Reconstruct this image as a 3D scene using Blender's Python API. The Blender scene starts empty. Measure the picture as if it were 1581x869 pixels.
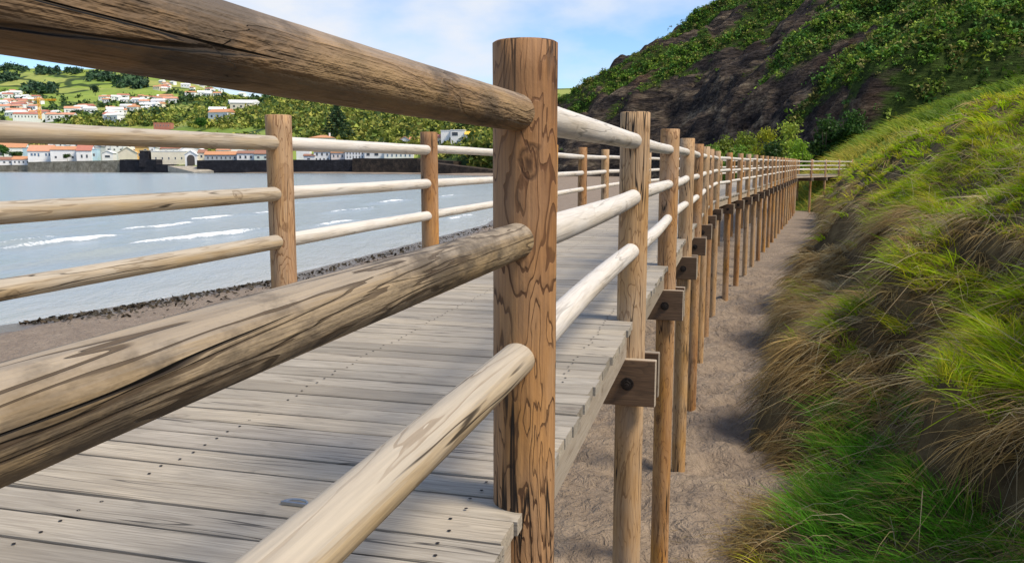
import bpy, bmesh, math, random
import numpy as np
from mathutils import Vector, Matrix

# ------------------------------------------------------------------ camera, sky, sun, exposure
F_PX, HOR, CX, CY = 1290.0, 252.0, 790.5, 434.5          # focal length and horizon, in photo pixels
PITCH = math.atan((CY - HOR) / F_PX)
scene = bpy.context.scene
COL = scene.collection
cam_d = bpy.data.cameras.new('camera')
cam_d.sensor_width = 36.0
cam_d.lens = F_PX / 1581 * 36
cam_d.clip_start = 0.05
cam_d.clip_end = 20000
cam = bpy.data.objects.new('camera', cam_d)
cam.rotation_euler = (math.pi / 2 - PITCH, 0, 0)
COL.objects.link(cam)
scene.camera = cam

SUN_EL = math.radians(52)
SUN_AZ = math.atan2(0.90, -0.43)        # azimuth measured from +Y towards +X : right of and behind the camera
sun_dir = Vector((math.sin(SUN_AZ) * math.cos(SUN_EL), math.cos(SUN_AZ) * math.cos(SUN_EL), math.sin(SUN_EL)))

world = bpy.data.worlds.new('World')
scene.world = world
world.use_nodes = True
wn = world.node_tree
wn.nodes.clear()
w_out = wn.nodes.new('ShaderNodeOutputWorld')
w_bg = wn.nodes.new('ShaderNodeBackground')
w_sky = wn.nodes.new('ShaderNodeTexSky')
w_sky.sky_type = 'NISHITA'
w_sky.sun_disc = False
w_sky.sun_elevation = SUN_EL
w_sky.sun_rotation = SUN_AZ
w_sky.air_density = 1.0
w_sky.dust_density = 0.05
w_sky.ozone_density = 3.5
w_bg.inputs['Strength'].default_value = 0.118
w_tc = wn.nodes.new('ShaderNodeTexCoord')
w_map = wn.nodes.new('ShaderNodeMapping')
w_map.inputs['Scale'].default_value = (1.0, 1.0, 2.3)
w_map.inputs['Location'].default_value = (0.35, 0.1, 0.2)
w_nz = wn.nodes.new('ShaderNodeTexNoise')
w_nz.inputs['Scale'].default_value = 4.2
w_nz.inputs['Detail'].default_value = 7
w_nz.inputs['Roughness'].default_value = 0.52
w_rp = wn.nodes.new('ShaderNodeValToRGB')
w_rp.color_ramp.elements[0].position = 0.43
w_rp.color_ramp.elements[0].color = (0, 0, 0, 1)
w_rp.color_ramp.elements[1].position = 0.70
w_rp.color_ramp.elements[1].color = (1, 1, 1, 1)
w_mx = wn.nodes.new('ShaderNodeMix')
w_mx.data_type = 'RGBA'
w_mx.inputs[7].default_value = (4.7, 4.9, 5.3, 1)
wn.links.new(w_tc.outputs['Generated'], w_map.inputs['Vector'])
wn.links.new(w_map.outputs['Vector'], w_nz.inputs['Vector'])
wn.links.new(w_nz.outputs['Fac'], w_rp.inputs['Fac'])
wn.links.new(w_rp.outputs['Color'], w_mx.inputs[0])
w_ti = wn.nodes.new('ShaderNodeMix'); w_ti.data_type = 'RGBA'; w_ti.blend_type = 'MULTIPLY'; w_ti.inputs[0].default_value = 1.0
w_ti.inputs[7].default_value = (0.78, 0.88, 1.0, 1)
wn.links.new(w_sky.outputs['Color'], w_ti.inputs[6])
wn.links.new(w_ti.outputs[2], w_mx.inputs[6])
wn.links.new(w_mx.outputs[2], w_bg.inputs['Color'])
wn.links.new(w_bg.outputs['Background'], w_out.inputs['Surface'])

sun_l = bpy.data.lights.new('sun', 'SUN')
sun_l.energy = 3.3
sun_l.angle = math.radians(17)
sun_l.color = (1.0, 0.88, 0.70)
sun_o = bpy.data.objects.new('sun', sun_l)
sun_o.rotation_euler = sun_dir.to_track_quat('Z', 'Y').to_euler()
COL.objects.link(sun_o)

scene.view_settings.view_transform = 'Standard'
scene.view_settings.look = 'None'
scene.view_settings.gamma = 1.0
scene.view_settings.exposure = 0.62
scene.view_settings.use_curve_mapping = False

rng = np.random.default_rng(11)
random.seed(5)
SEA = -4.0
SAND = -3.3

# ------------------------------------------------------------------ helpers
_c, _s = math.cos(PITCH), math.sin(PITCH)
def ray(px, py):
    a, b = (px - CX) / F_PX, (CY - py) / F_PX
    d = Vector((a, _c + b * _s, -_s + b * _c))
    return d
def at_z(px, py, z):
    d = ray(px, py); k = z / d.z
    return Vector((d.x * k, d.y * k, z))
def at_y(px, py, y):
    d = ray(px, py); k = y / d.y
    return Vector((d.x * k, y, d.z * k))

_T = rng.random((256, 256)); _T3 = rng.random((64, 64, 64))
def noise2(x, y):
    x = np.asarray(x, float); y = np.asarray(y, float)
    xi = np.floor(x).astype(int); yi = np.floor(y).astype(int)
    fx = x - xi; fy = y - yi
    fx = fx * fx * (3 - 2 * fx); fy = fy * fy * (3 - 2 * fy)
    a = _T[xi % 256, yi % 256]; b = _T[(xi + 1) % 256, yi % 256]
    c = _T[xi % 256, (yi + 1) % 256]; d = _T[(xi + 1) % 256, (yi + 1) % 256]
    return (a * (1 - fx) + b * fx) * (1 - fy) + (c * (1 - fx) + d * fx) * fy - 0.5
def fbm2(x, y, o=4, g=0.5):
    r = 0; a = 1
    for i in range(o):
        r = r + a * noise2(np.asarray(x) * 2 ** i + 17.3 * i, np.asarray(y) * 2 ** i + 5.1 * i); a *= g
    return r
def noise3(p):
    i = np.floor(p).astype(int); f = p - i; f = f * f * (3 - 2 * f)
    r = 0
    for dx in (0, 1):
        for dy in (0, 1):
            for dz in (0, 1):
                w = (f[..., 0] if dx else 1 - f[..., 0]) * (f[..., 1] if dy else 1 - f[..., 1]) * (f[..., 2] if dz else 1 - f[..., 2])
                r = r + w * _T3[(i[..., 0] + dx) % 64, (i[..., 1] + dy) % 64, (i[..., 2] + dz) % 64]
    return r - 0.5
def fbm3(p, o=4, g=0.5):
    r = 0; a = 1
    for k in range(o):
        r = r + a * noise3(p * 2 ** k + 9.7 * k); a *= g
    return r
def interp(x, pts):
    return np.interp(x, [p[0] for p in pts], [p[1] for p in pts])
def sstep(a, b, x):
    t = np.clip((np.asarray(x, float) - a) / (b - a), 0, 1)
    return t * t * (3 - 2 * t)

def link(o, parent=None):
    COL.objects.link(o)
    if parent is not None: o.parent = parent
    return o
def tag(o, label=None, cat=None, group=None, kind=None):
    if label: o['label'] = label
    if cat: o['category'] = cat
    if group: o['group'] = group
    if kind: o['kind'] = kind
    return o
def empty(name, loc=(0, 0, 0), rz=0.0):
    o = bpy.data.objects.new(name, None)
    o.location = loc; o.rotation_euler = (0, 0, rz); o.empty_display_size = 0.2
    return link(o)
def mesh(name, v, f, mats=None, smooth=False):
    m = bpy.data.meshes.new(name)
    m.from_pydata([tuple(p) for p in v], [], f)
    for x in (mats or []): m.materials.append(x)
    if smooth: m.polygons.foreach_set('use_smooth', [True] * len(m.polygons))
    m.update()
    return m
def obj(name, me, parent=None, loc=None, rot=None):
    o = bpy.data.objects.new(name, me)
    if loc is not None: o.location = loc
    if rot is not None: o.rotation_euler = rot
    return link(o, parent)
def np_mesh(name, V, quads=None, tris=None, mat=None, col=None, smooth=False, attrs=None):
    """fast mesh from numpy: V (n,3), quads (m,4), tris (k,3), col (n,3) -> point colour attribute 'Col'"""
    me = bpy.data.meshes.new(name)
    quads = np.zeros((0, 4), np.int32) if quads is None else np.asarray(quads, np.int32)
    tris = np.zeros((0, 3), np.int32) if tris is None else np.asarray(tris, np.int32)
    me.vertices.add(len(V)); me.vertices.foreach_set('co', np.ascontiguousarray(V, np.float32).ravel())
    nl = quads.size + tris.size
    me.loops.add(nl); me.polygons.add(len(quads) + len(tris))
    me.loops.foreach_set('vertex_index', np.concatenate([quads.ravel(), tris.ravel()]))
    ls = np.concatenate([np.arange(len(quads)) * 4, quads.size + np.arange(len(tris)) * 3]).astype(np.int32)
    me.polygons.foreach_set('loop_start', ls)
    if smooth: me.polygons.foreach_set('use_smooth', np.ones(len(ls), bool))
    if col is not None:
        a = me.attributes.new('Col', 'FLOAT_COLOR', 'POINT')
        a.data.foreach_set('color', np.concatenate([col, np.ones((len(col), 1))], 1).astype(np.float32).ravel())
    for k, arr in (attrs or {}).items():
        a = me.attributes.new(k, 'FLOAT', 'POINT'); a.data.foreach_set('value', np.asarray(arr, np.float32))
    if mat: me.materials.append(mat)
    me.update(calc_edges=True)
    me.validate()
    return me
def grid_faces(ny, nx):
    i = np.arange(ny * nx).reshape(ny, nx)
    return np.stack([i[:-1, :-1], i[:-1, 1:], i[1:, 1:], i[1:, :-1]], -1).reshape(-1, 4)

# ------------------------------------------------------------------ materials
class NT:
    def __init__(s, name):
        s.m = bpy.data.materials.new(name); s.m.use_nodes = True
        s.t = s.m.node_tree; s.t.nodes.clear()
        s.out = s.t.nodes.new('ShaderNodeOutputMaterial')
        s.b = s.t.nodes.new('ShaderNodeBsdfPrincipled')
        s.t.links.new(s.b.outputs[0], s.out.inputs['Surface'])
    def n(s, kind, **kw):
        nd = s.t.nodes.new('ShaderNode' + kind)
        for k, v in kw.items(): setattr(nd, k, v)
        return nd
    def l(s, a, b): s.t.links.new(a, b)
    def coord(s, scale=(1, 1, 1), which='Object', rand=True):
        tc = s.n('TexCoord'); mp = s.n('Mapping'); mp.inputs['Scale'].default_value = scale
        if rand:
            oi = s.n('ObjectInfo'); ml = s.n('Math', operation='MULTIPLY'); ml.inputs[1].default_value = 53.0
            s.l(oi.outputs['Random'], ml.inputs[0])
            ad = s.n('VectorMath', operation='ADD')
            s.l(tc.outputs[which], ad.inputs[0]); s.l(ml.outputs[0], ad.inputs[1])
            s.l(ad.outputs[0], mp.inputs['Vector'])
        else:
            s.l(tc.outputs[which], mp.inputs['Vector'])
        return mp.outputs['Vector']
    def noise(s, vec, scale, detail=4, rough=0.5, dist=0.0):
        nd = s.n('TexNoise'); nd.inputs['Scale'].default_value = scale
        nd.inputs['Detail'].default_value = detail; nd.inputs['Roughness'].default_value = rough
        nd.inputs['Distortion'].default_value = dist
        s.l(vec, nd.inputs['Vector'])
        return nd.outputs['Fac']
    def math(s, op, a, b=None):
        nd = s.n('Math', operation=op)
        for i, x in enumerate((a, b)):
            if x is None: continue
            if isinstance(x, (int, float)): nd.inputs[i].default_value = x
            else: s.l(x, nd.inputs[i])
        return nd.outputs[0]
    def ramp(s, fac, stops, interp='LINEAR'):
        nd = s.n('ValToRGB'); cr = nd.color_ramp; cr.interpolation = interp
        while len(cr.elements) > 1: cr.elements.remove(cr.elements[-1])
        for i, (p, c) in enumerate(stops):
            e = cr.elements[0] if i == 0 else cr.elements.new(p)
            e.position = p
            e.color = (c, c, c, 1) if isinstance(c, (int, float)) else (*c, 1)
        s.l(fac, nd.inputs['Fac'])
        return nd.outputs['Color']
    def mix(s, fac, a, b, mode='MIX'):
        nd = s.n('Mix', data_type='RGBA', blend_type=mode)
        if isinstance(fac, (int, float)): nd.inputs[0].default_value = fac
        else: s.l(fac, nd.inputs[0])
        for i, x in ((6, a), (7, b)):
            if isinstance(x, tuple): nd.inputs[i].default_value = (*x, 1)
            else: s.l(x, nd.inputs[i])
        return nd.outputs[2]
    def bump(s, h, strength=0.5, dist=0.01, normal=None):
        nd = s.n('Bump'); nd.inputs['Strength'].default_value = strength; nd.inputs['Distance'].default_value = dist
        s.l(h, nd.inputs['Height'])
        if normal is not None: s.l(normal, nd.inputs['Normal'])
        s.l(nd.outputs[0], s.b.inputs['Normal'])
        return nd.outputs[0]
    def set(s, color=None, rough=0.7, spec=None, metal=None):
        if isinstance(color, tuple): s.b.inputs['Base Color'].default_value = (*color, 1)
        elif color is not None: s.l(color, s.b.inputs['Base Color'])
        if isinstance(rough, (int, float)): s.b.inputs['Roughness'].default_value = rough
        else: s.l(rough, s.b.inputs['Roughness'])
        if spec is not None: s.b.inputs['Specular IOR Level'].default_value = spec
        if metal is not None: s.b.inputs['Metallic'].default_value = metal
        return s.m
def plain(name, c, rough=0.7, var=0.12, scale=3.0, metal=None):
    t = NT(name); v = t.coord()
    n = t.noise(v, scale, 5, 0.6)
    k = t.ramp(n, [(0.25, tuple(max(0, x * (1 - var * 2)) for x in c)), (0.75, tuple(min(1, x * (1 + var)) for x in c))])
    return t.set(k, rough, metal=metal)

def log_wood(name, light, mid, dark, grey, grey_amt=0.4, rings=15.0, line=0.8, knot=1.0, bump=0.5, grey_top=0.0, crack=1.0, blotch=0.0, stretch=0.2, nsc=8.0, stain=0.0):
    """debarked round timber: contour-like growth lines, knots, drying cracks, silvered patches; log axis is local Z"""
    t = NT(name)
    v = t.coord((1, 1, 1))
    vg = t.coord((1.0, 1.0, stretch))
    # growth line contours
    n1 = t.noise(vg, nsc, 4.0, 0.46, 0.5)
    fr = t.math('FRACT', t.math('MULTIPLY', n1, rings))
    lines = t.ramp(fr, [(0.0, 0.0), (0.5, 0.05), (0.80, 0.28), (0.86, 0.9), (0.93, 1.0), (0.985, 0.9), (1.0, 0.0)])
    amt = t.ramp(t.noise(t.coord((1, 1, 0.6)), 5.0, 2), [(0.34, 0.4), (0.56, 1.0)])
    lines = t.math('MULTIPLY', lines, t.math('MULTIPLY', amt, line))
    # fine fibre
    fib = t.noise(t.coord((1, 1, 0.03)), 160.0, 3, 0.6)
    base = t.ramp(t.noise(vg, 5.0, 4, 0.6), [(0.3, mid), (0.68, light)])
    base = t.mix(t.ramp(fib, [(0.35, 0.6), (0.66, 0.0)]), base, tuple(x * 0.5 for x in mid))
    # silver grey weathering
    gz = t.noise(t.coord((1, 1, 0.35)), 4.5, 4, 0.6)
    gfac = t.ramp(gz, [(0.5 - grey_amt * 0.35, 1.0), (0.5 + (1 - grey_amt) * 0.3, 0.0)])
    gfac = t.math('MULTIPLY', gfac, min(1, grey_amt * 1.6))
    if grey_top:
        tc = t.n('NewGeometry'); sp = t.n('SeparateXYZ'); t.l(tc.outputs['True Normal'], sp.inputs[0])
        tp = t.ramp(t.math('ADD', sp.outputs['Z'], t.math('MULTIPLY', t.math('SUBTRACT', gz, 0.5), 0.9)), [(0.15, 0.0), (0.65, 1.0)])
        gfac = t.math('MAXIMUM', gfac, t.math('MULTIPLY', tp, grey_top))
    base = t.mix(gfac, base, t.mix(fib, tuple(x * 0.8 for x in grey), grey))
    if blotch:
        bl = t.ramp(t.noise(t.coord((1, 1, 0.5)), 9.0, 6, 0.68), [(0.47, 0.0), (0.60, 1.0)])
        base = t.mix(t.math('MULTIPLY', bl, blotch), base, (0.062, 0.05, 0.038))
        b2 = t.ramp(t.noise(t.coord((1, 1, 0.3)), 6.0, 5, 0.6), [(0.52, 0.0), (0.66, 1.0)])
        base = t.mix(t.math('MULTIPLY', b2, 0.45), base, (0.40, 0.27, 0.12))
    base = t.mix(lines, base, dark)
    if stain:
        sn = t.noise(t.coord((1, 1, 0.32)), 6.5, 3.5, 0.55, 0.7)
        base = t.mix(t.math('MULTIPLY', t.ramp(sn, [(0.60, 0.0), (0.612, 1.0)]), stain), base, dark)
        base = t.mix(t.math('MULTIPLY', t.ramp(t.noise(t.coord((1, 1, 0.2)), 3.1, 3, 0.5), [(0.45, 0.0), (0.65, 1.0)]), 0.5), base, (0.20, 0.085, 0.032))
    # knots
    vo = t.n('TexVoronoi'); vo.inputs['Scale'].default_value = 4.6
    vo.inputs['Randomness'].default_value = 1.0
    dv = t.noise(v, 22.0, 2)
    va = t.n('VectorMath', operation='ADD'); t.l(t.coord((1.0, 1.0, 0.6)), va.inputs[0])
    sc = t.n('VectorMath', operation='SCALE'); sc.inputs['Scale'].default_value = 0.05
    cm = t.n('CombineXYZ'); t.l(dv, cm.inputs[0]); t.l(dv, cm.inputs[2]); t.l(cm.outputs[0], sc.inputs[0]); t.l(sc.outputs[0], va.inputs[1])
    t.l(va.outputs[0], vo.inputs['Vector'])
    kn = t.ramp(vo.outputs['Distance'], [(0.0, 1.0), (0.075, 0.85), (0.10, 0.15), (0.125, 0.75), (0.15, 0.0)])
    kn = t.math('MULTIPLY', kn, knot)
    base = t.mix(kn, base, tuple(x * 0.8 for x in dark))
    # cracks along the axis
    cn = t.noise(t.coord((1, 1, 0.045)), 17.0, 2.5, 0.5)
    cr = t.ramp(t.math('ABSOLUTE', t.math('SUBTRACT', cn, 0.5)), [(0.0, 1.0), (0.006, 0.9), (0.013, 0.0)])
    cg = t.ramp(t.noise(t.coord((1, 1, 0.4)), 3.3, 2), [(0.44, 0.0), (0.54, 1.0)])
    cr = t.math('MULTIPLY', t.math('MULTIPLY', cr, cg), crack)
    base = t.mix(cr, base, (0.018, 0.012, 0.008))
    pit = t.noise(t.coord((1, 1, 0.4)), 70.0, 3, 0.6)
    h = t.math('SUBTRACT', t.math('ADD', t.math('MULTIPLY', pit, 0.5), t.math('MULTIPLY', fib, 0.35)), t.math('ADD', t.math('MULTIPLY', lines, 0.7), t.math('MULTIPLY', cr, 2.0)))
    h = t.math('SUBTRACT', h, t.math('MULTIPLY', kn, 0.4))
    t.bump(h, bump, 0.004)
    return t.set(base, 0.72, 0.3)

M = {}
M['post_near'] = log_wood('post_wood_grained', (0.53, 0.275, 0.09), (0.35, 0.16, 0.045), (0.055, 0.024, 0.011), (0.36, 0.30, 0.24), 0.24, 17.0, 0.95, 1.0, 0.9, stretch=0.20, nsc=9.0, stain=1.0)
M['post'] = log_wood('post_wood_amber', (0.62, 0.32, 0.07), (0.43, 0.185, 0.035), (0.16, 0.075, 0.03), (0.42, 0.36, 0.30), 0.30, 16.0, 0.8, 0.8, 0.5, stain=0.25)
M['post_grey'] = log_wood('post_wood_silvered', (0.55, 0.315, 0.11), (0.41, 0.215, 0.07), (0.14, 0.065, 0.022), (0.50, 0.43, 0.35), 0.28, 15.0, 0.6, 0.8, 0.5)
M['rail'] = log_wood('rail_wood_pale', (0.66, 0.59, 0.49), (0.57, 0.50, 0.40), (0.28, 0.22, 0.16), (0.68, 0.66, 0.63), 0.5, 6.0, 0.22, 0.6, 0.35, 0.8, 0.35, stretch=0.07, nsc=15.0)
M['rail_tan'] = log_wood('rail_wood_tan', (0.50, 0.375, 0.215), (0.38, 0.27, 0.14), (0.14, 0.09, 0.045), (0.48, 0.45, 0.40), 0.38, 7.0, 0.5, 0.8, 0.4, 0.7, 0.9, stretch=0.07, nsc=15.0)
M['rail_worn'] = log_wood('rail_wood_worn', (0.40, 0.275, 0.115), (0.27, 0.17, 0.068), (0.05, 0.032, 0.018), (0.37, 0.355, 0.335), 0.2, 9.0, 0.85, 0.3, 1.2, 0.55, 1.0, 0.75, stretch=0.06, nsc=17.0)
M['rail_pitted'] = log_wood('rail_wood_pitted', (0.36, 0.215, 0.085), (0.22, 0.125, 0.048), (0.05, 0.03, 0.017), (0.34, 0.32, 0.30), 0.12, 6.0, 0.35, 0.4, 2.4, 0.45, 0.7, 0.7, stretch=0.1, nsc=14.0)

def plank_wood(name, c1, c2, dark):
    t = NT(name)
    vg = t.coord((0.09, 1.0, 1.0))
    n1 = t.noise(vg, 34.0, 3, 0.55, 0.6)
    f1 = t.noise(t.coord((0.03, 1, 1)), 210.0, 3, 0.6)
    base = t.ramp(n1, [(0.3, c2), (0.7, c1)])
    oi = t.n('ObjectInfo')
    tone = t.ramp(oi.outputs['Random'], [(0.0, (0.60, 0.585, 0.56)), (0.35, (0.88, 0.88, 0.88)), (0.7, (1.0, 0.96, 0.89)), (1.0, (0.80, 0.80, 0.82))])
    base = t.mix(1.0, base, tone, 'MULTIPLY')
    base = t.mix(t.ramp(f1, [(0.38, 0.55), (0.6, 0.0)]), base, dark)
    lg = t.math('FRACT', t.math('MULTIPLY', t.noise(t.coord((0.1, 1, 1)), 13.0, 2, 0.4), 11.0))
    base = t.mix(t.ramp(lg, [(0.7, 0.0), (0.93, 0.42), (1.0, 0.0)]), base, dark)
    st = t.ramp(t.noise(t.coord((0.6, 1, 1)), 3.6, 5, 0.62), [(0.5, 0.0), (0.75, 0.5)])
    base = t.mix(st, base, tuple(x * 0.62 for x in c2))
    vo = t.n('TexVoronoi'); vo.inputs['Scale'].default_value = 4.0; t.l(t.coord((0.55, 1, 1)), vo.inputs['Vector'])
    kn = t.ramp(vo.outputs['Distance'], [(0.0, 1.0), (0.05, 0.8), (0.07, 0.1), (0.085, 0.5), (0.11, 0.0)])
    base = t.mix(t.math('MULTIPLY', kn, 0.7), base, (0.10, 0.075, 0.055))
    cn = t.noise(t.coord((0.04, 1, 1)), 22.0, 2)
    cr = t.ramp(t.math('ABSOLUTE', t.math('SUBTRACT', cn, 0.5)), [(0.0, 1.0), (0.006, 0.8), (0.013, 0.0)])
    cr = t.math('MULTIPLY', cr, t.ramp(t.noise(t.coord((0.4, 1, 1)), 3.0, 2), [(0.5, 0.0), (0.58, 0.9)]))
    base = t.mix(cr, base, (0.03, 0.025, 0.02))
    h = t.math('SUBTRACT', t.math('MULTIPLY', f1, 0.6), t.math('ADD', cr, t.math('MULTIPLY', lg, 0.2)))
    t.bump(h, 0.4, 0.003)
    return t.set(base, 0.62, 0.35)
M['plank'] = plank_wood('weathered_deck_board', (0.52, 0.475, 0.40), (0.39, 0.35, 0.29), (0.20, 0.175, 0.14))
M['stringer'] = plank_wood('stringer_board', (0.52, 0.46, 0.38), (0.42, 0.36, 0.29), (0.25, 0.20, 0.15))
M['bearer'] = plank_wood('bearer_timber', (0.22, 0.14, 0.085), (0.15, 0.092, 0.055), (0.06, 0.04, 0.025))
M['steel'] = plain('rusty_bolt_steel', (0.05, 0.042, 0.038), 0.5, 0.3, 60.0, 0.8)
M['bright_steel'] = plain('galvanised_steel', (0.4, 0.42, 0.44), 0.35, 0.1, 40.0, 1.0)

def sand_mat():
    t = NT('beach_sand')
    v = t.coord((1, 1, 1), 'Object', False)
    a = t.n('Attribute', attribute_name='wet')
    n = t.noise(v, 1.6, 6, 0.6); g = t.noise(v, 55.0, 3, 0.6)
    dry = t.ramp(n, [(0.3, (0.24, 0.185, 0.14)), (0.7, (0.34, 0.27, 0.205))])
    dry = t.mix(t.ramp(g, [(0.3, 0.5), (0.65, 0.0)]), dry, (0.17, 0.13, 0.10))
    wet = t.mix(n, (0.15, 0.12, 0.095), (0.21, 0.17, 0.135))
    wf = t.ramp(t.math('ADD', a.outputs['Fac'], t.math('MULTIPLY', t.math('SUBTRACT', n, 0.5), 0.5)), [(0.35, 0.0), (0.6, 1.0)])
    base = t.mix(wf, dry, wet)
    w2 = t.noise(v, 7.0, 5, 0.62, 0.6)
    h = t.math('ADD', t.math('MULTIPLY', w2, 1.0), t.math('MULTIPLY', g, 0.10))
    t.bump(h, 1.0, 0.14)
    r = t.ramp(wf, [(0.0, 0.95), (1.0, 0.28)])
    return t.set(base, r, 0.35)
M['sand'] = sand_mat()

def sea_mat():
    t = NT('sea_water')
    v = t.coord((1, 1, 1), 'Object', False)
    fo = t.n('Attribute', attribute_name='foam'); sh = t.n('Attribute', attribute_name='shallow')
    n = t.noise(v, 1.1, 6, 0.65); nf = t.noise(v, 5.0, 6, 0.7)
    base = t.mix(sh.outputs['Fac'], (0.27, 0.315, 0.325), (0.38, 0.385, 0.365))
    ff = t.math('ADD', fo.outputs['Fac'], t.math('MULTIPLY', t.math('SUBTRACT', nf, 0.5), 0.9))
    ff = t.ramp(ff, [(0.42, 0.0), (0.62, 1.0)])
    base = t.mix(ff, base, (0.82, 0.85, 0.87))
    vw = t.coord((1.0, 0.42, 1.0), 'Object', False)
    w1 = t.noise(vw, 1.3, 5, 0.62, 0.4); w2 = t.noise(vw, 0.16, 4, 0.6)
    h = t.math('ADD', t.math('ADD', w1, t.math('MULTIPLY', w2, 2.0)), t.math('MULTIPLY', t.noise(vw, 4.5, 4, 0.6), 0.35))
    t.bump(h, 0.6, 0.25)
    t.b.inputs['IOR'].default_value = 1.33
    return t.set(base, t.ramp(ff, [(0, 0.2), (1, 0.8)]), 0.5)
M['sea'] = sea_mat()

def vcol_mat(name, rough=0.7, trans=0.0, var=0.25, nscale=2.0):
    t = NT(name)
    a = t.n('Attribute', attribute_name='Col')
    n = t.noise(t.coord((1, 1, 1), 'Object', False), nscale, 4, 0.6)
    c = t.mix(1.0, a.outputs['Color'], t.ramp(n, [(0.3, 1 - var), (0.7, 1.0)]), 'MULTIPLY')
    t.set(c, rough, 0.25)
    if trans:
        tr = t.n('BsdfTranslucent'); t.l(c, tr.inputs['Color'])
        ms = t.n('MixShader'); ms.inputs[0].default_value = trans
        t.l(t.b.outputs[0], ms.inputs[1]); t.l(tr.outputs[0], ms.inputs[2]); t.l(ms.outputs[0], t.out.inputs['Surface'])
    return t.m
M['blade'] = vcol_mat('grass_blade', 0.6, 0.5, 0.1)
M['leaf'] = vcol_mat('leaf', 0.55, 0.3, 0.2)
M['far_leaf'] = vcol_mat('far_foliage', 0.8, 0.15, 0.2, 0.2)
M['bark'] = plain('bark', (0.12, 0.085, 0.06), 0.9, 0.3, 8.0)
def soil_mat():
    t = NT('dune_soil'); v = t.coord((1, 1, 1), 'Object', False)
    n = t.noise(v, 3.0, 6, 0.65); g = t.noise(v, 40, 4, 0.65)
    c = t.ramp(n, [(0.3, (0.07, 0.05, 0.03)), (0.55, (0.14, 0.105, 0.055)), (0.75, (0.22, 0.17, 0.09))])
    t.bump(t.math('ADD', n, t.math('MULTIPLY', g, 0.4)), 0.8, 0.08)
    return t.set(c, 0.95, 0.1)
M['soil'] = soil_mat()

# ------------------------------------------------------------------ shoreline and beach
SH = [(-70, -60), (-34, -30), (-20.5, 0)] + [tuple(at_z(px, py, SEA)[:2]) for px, py in
      [(0, 503), (200, 470), (420, 432), (600, 386), (750, 347), (806, 308), (818, 288), (795, 276.5), (757, 272.5), (640, 269), (500, 268), (400, 267.5),
       (200, 266.3), (0, 265.3), (-400, 264.4)]] + [(-1600, 760), (-6000, 1500)]
SHn = np.array(SH)
def shore_dist(x, y):
    """signed distance to the waterline, positive on land (land lies to the right of the polyline)"""
    x = np.asarray(x, float); y = np.asarray(y, float)
    best = np.full(x.shape, 1e18); sg = np.ones(x.shape)
    for (ax, ay), (bx, by) in zip(SHn[:-1], SHn[1:]):
        dx, dy = bx - ax, by - ay; L2 = dx * dx + dy * dy
        t = np.clip(((x - ax) * dx + (y - ay) * dy) / L2, 0, 1)
        qx, qy = x - ax - t * dx, y - ay - t * dy
        d2 = qx * qx + qy * qy
        cr = dx * qy - dy * qx
        m = d2 < best - 1e-9
        best = np.where(m, d2, best); sg = np.where(m, np.where(cr < 0, 1.0, -1.0), sg)
    return np.sqrt(best) * sg
def axis(segs):
    out = []
    for a, b, st in segs: out += list(np.arange(a, b, st))
    return np.array(out + [segs[-1][1]])
xs = axis([(-6500, -800, 300), (-800, -120, 25), (-120, -30, 3), (-30, -2, 0.5), (-2, 9, 0.1), (9, 24, 0.4), (24, 80, 3), (80, 400, 20), (400, 6500, 300)])
ys = axis([(-600, -60, 60), (-60, 0, 3), (0, 6, 0.25), (6, 26, 0.1), (26, 60, 0.4), (60, 140, 2), (140, 420, 6), (420, 6500, 300)])
X, Y = np.meshgrid(xs, ys)
sd = shore_dist(X, Y)
Z = np.where(sd > 0, SEA + 0.70 * (1 - np.exp(-np.maximum(sd, 0) / 6.0)), SEA + np.maximum(sd * 0.06, -4.0))
Z = Z + sstep(1.5, 8, sd) * (fbm2(X * 0.35, Y * 0.35, 3) * 0.10)
near = (sstep(0, 3, X + 2) * sstep(0, 4, Y) * (1 - sstep(22, 30, Y)) * (1 - sstep(9, 14, X)))
foot = np.abs(fbm2(X * 1.7, Y * 1.7, 3, 0.55)); foot2 = fbm2(X * 4.1 + 9, Y * 3.4, 2)
Z = Z + near * ((0.10 - foot * 0.32) * 0.75 + foot2 * 0.09)
wet = 1 - sstep(0.2, 3.2, sd + fbm2(X * 0.3, Y * 0.3, 3) * 1.2)
g = obj('beach', np_mesh('beach', np.stack([X, Y, Z], -1).reshape(-1, 3), grid_faces(*X.shape), mat=M['sand'], smooth=True, attrs={'wet': wet.ravel()}))
tag(g, kind='structure')

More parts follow.
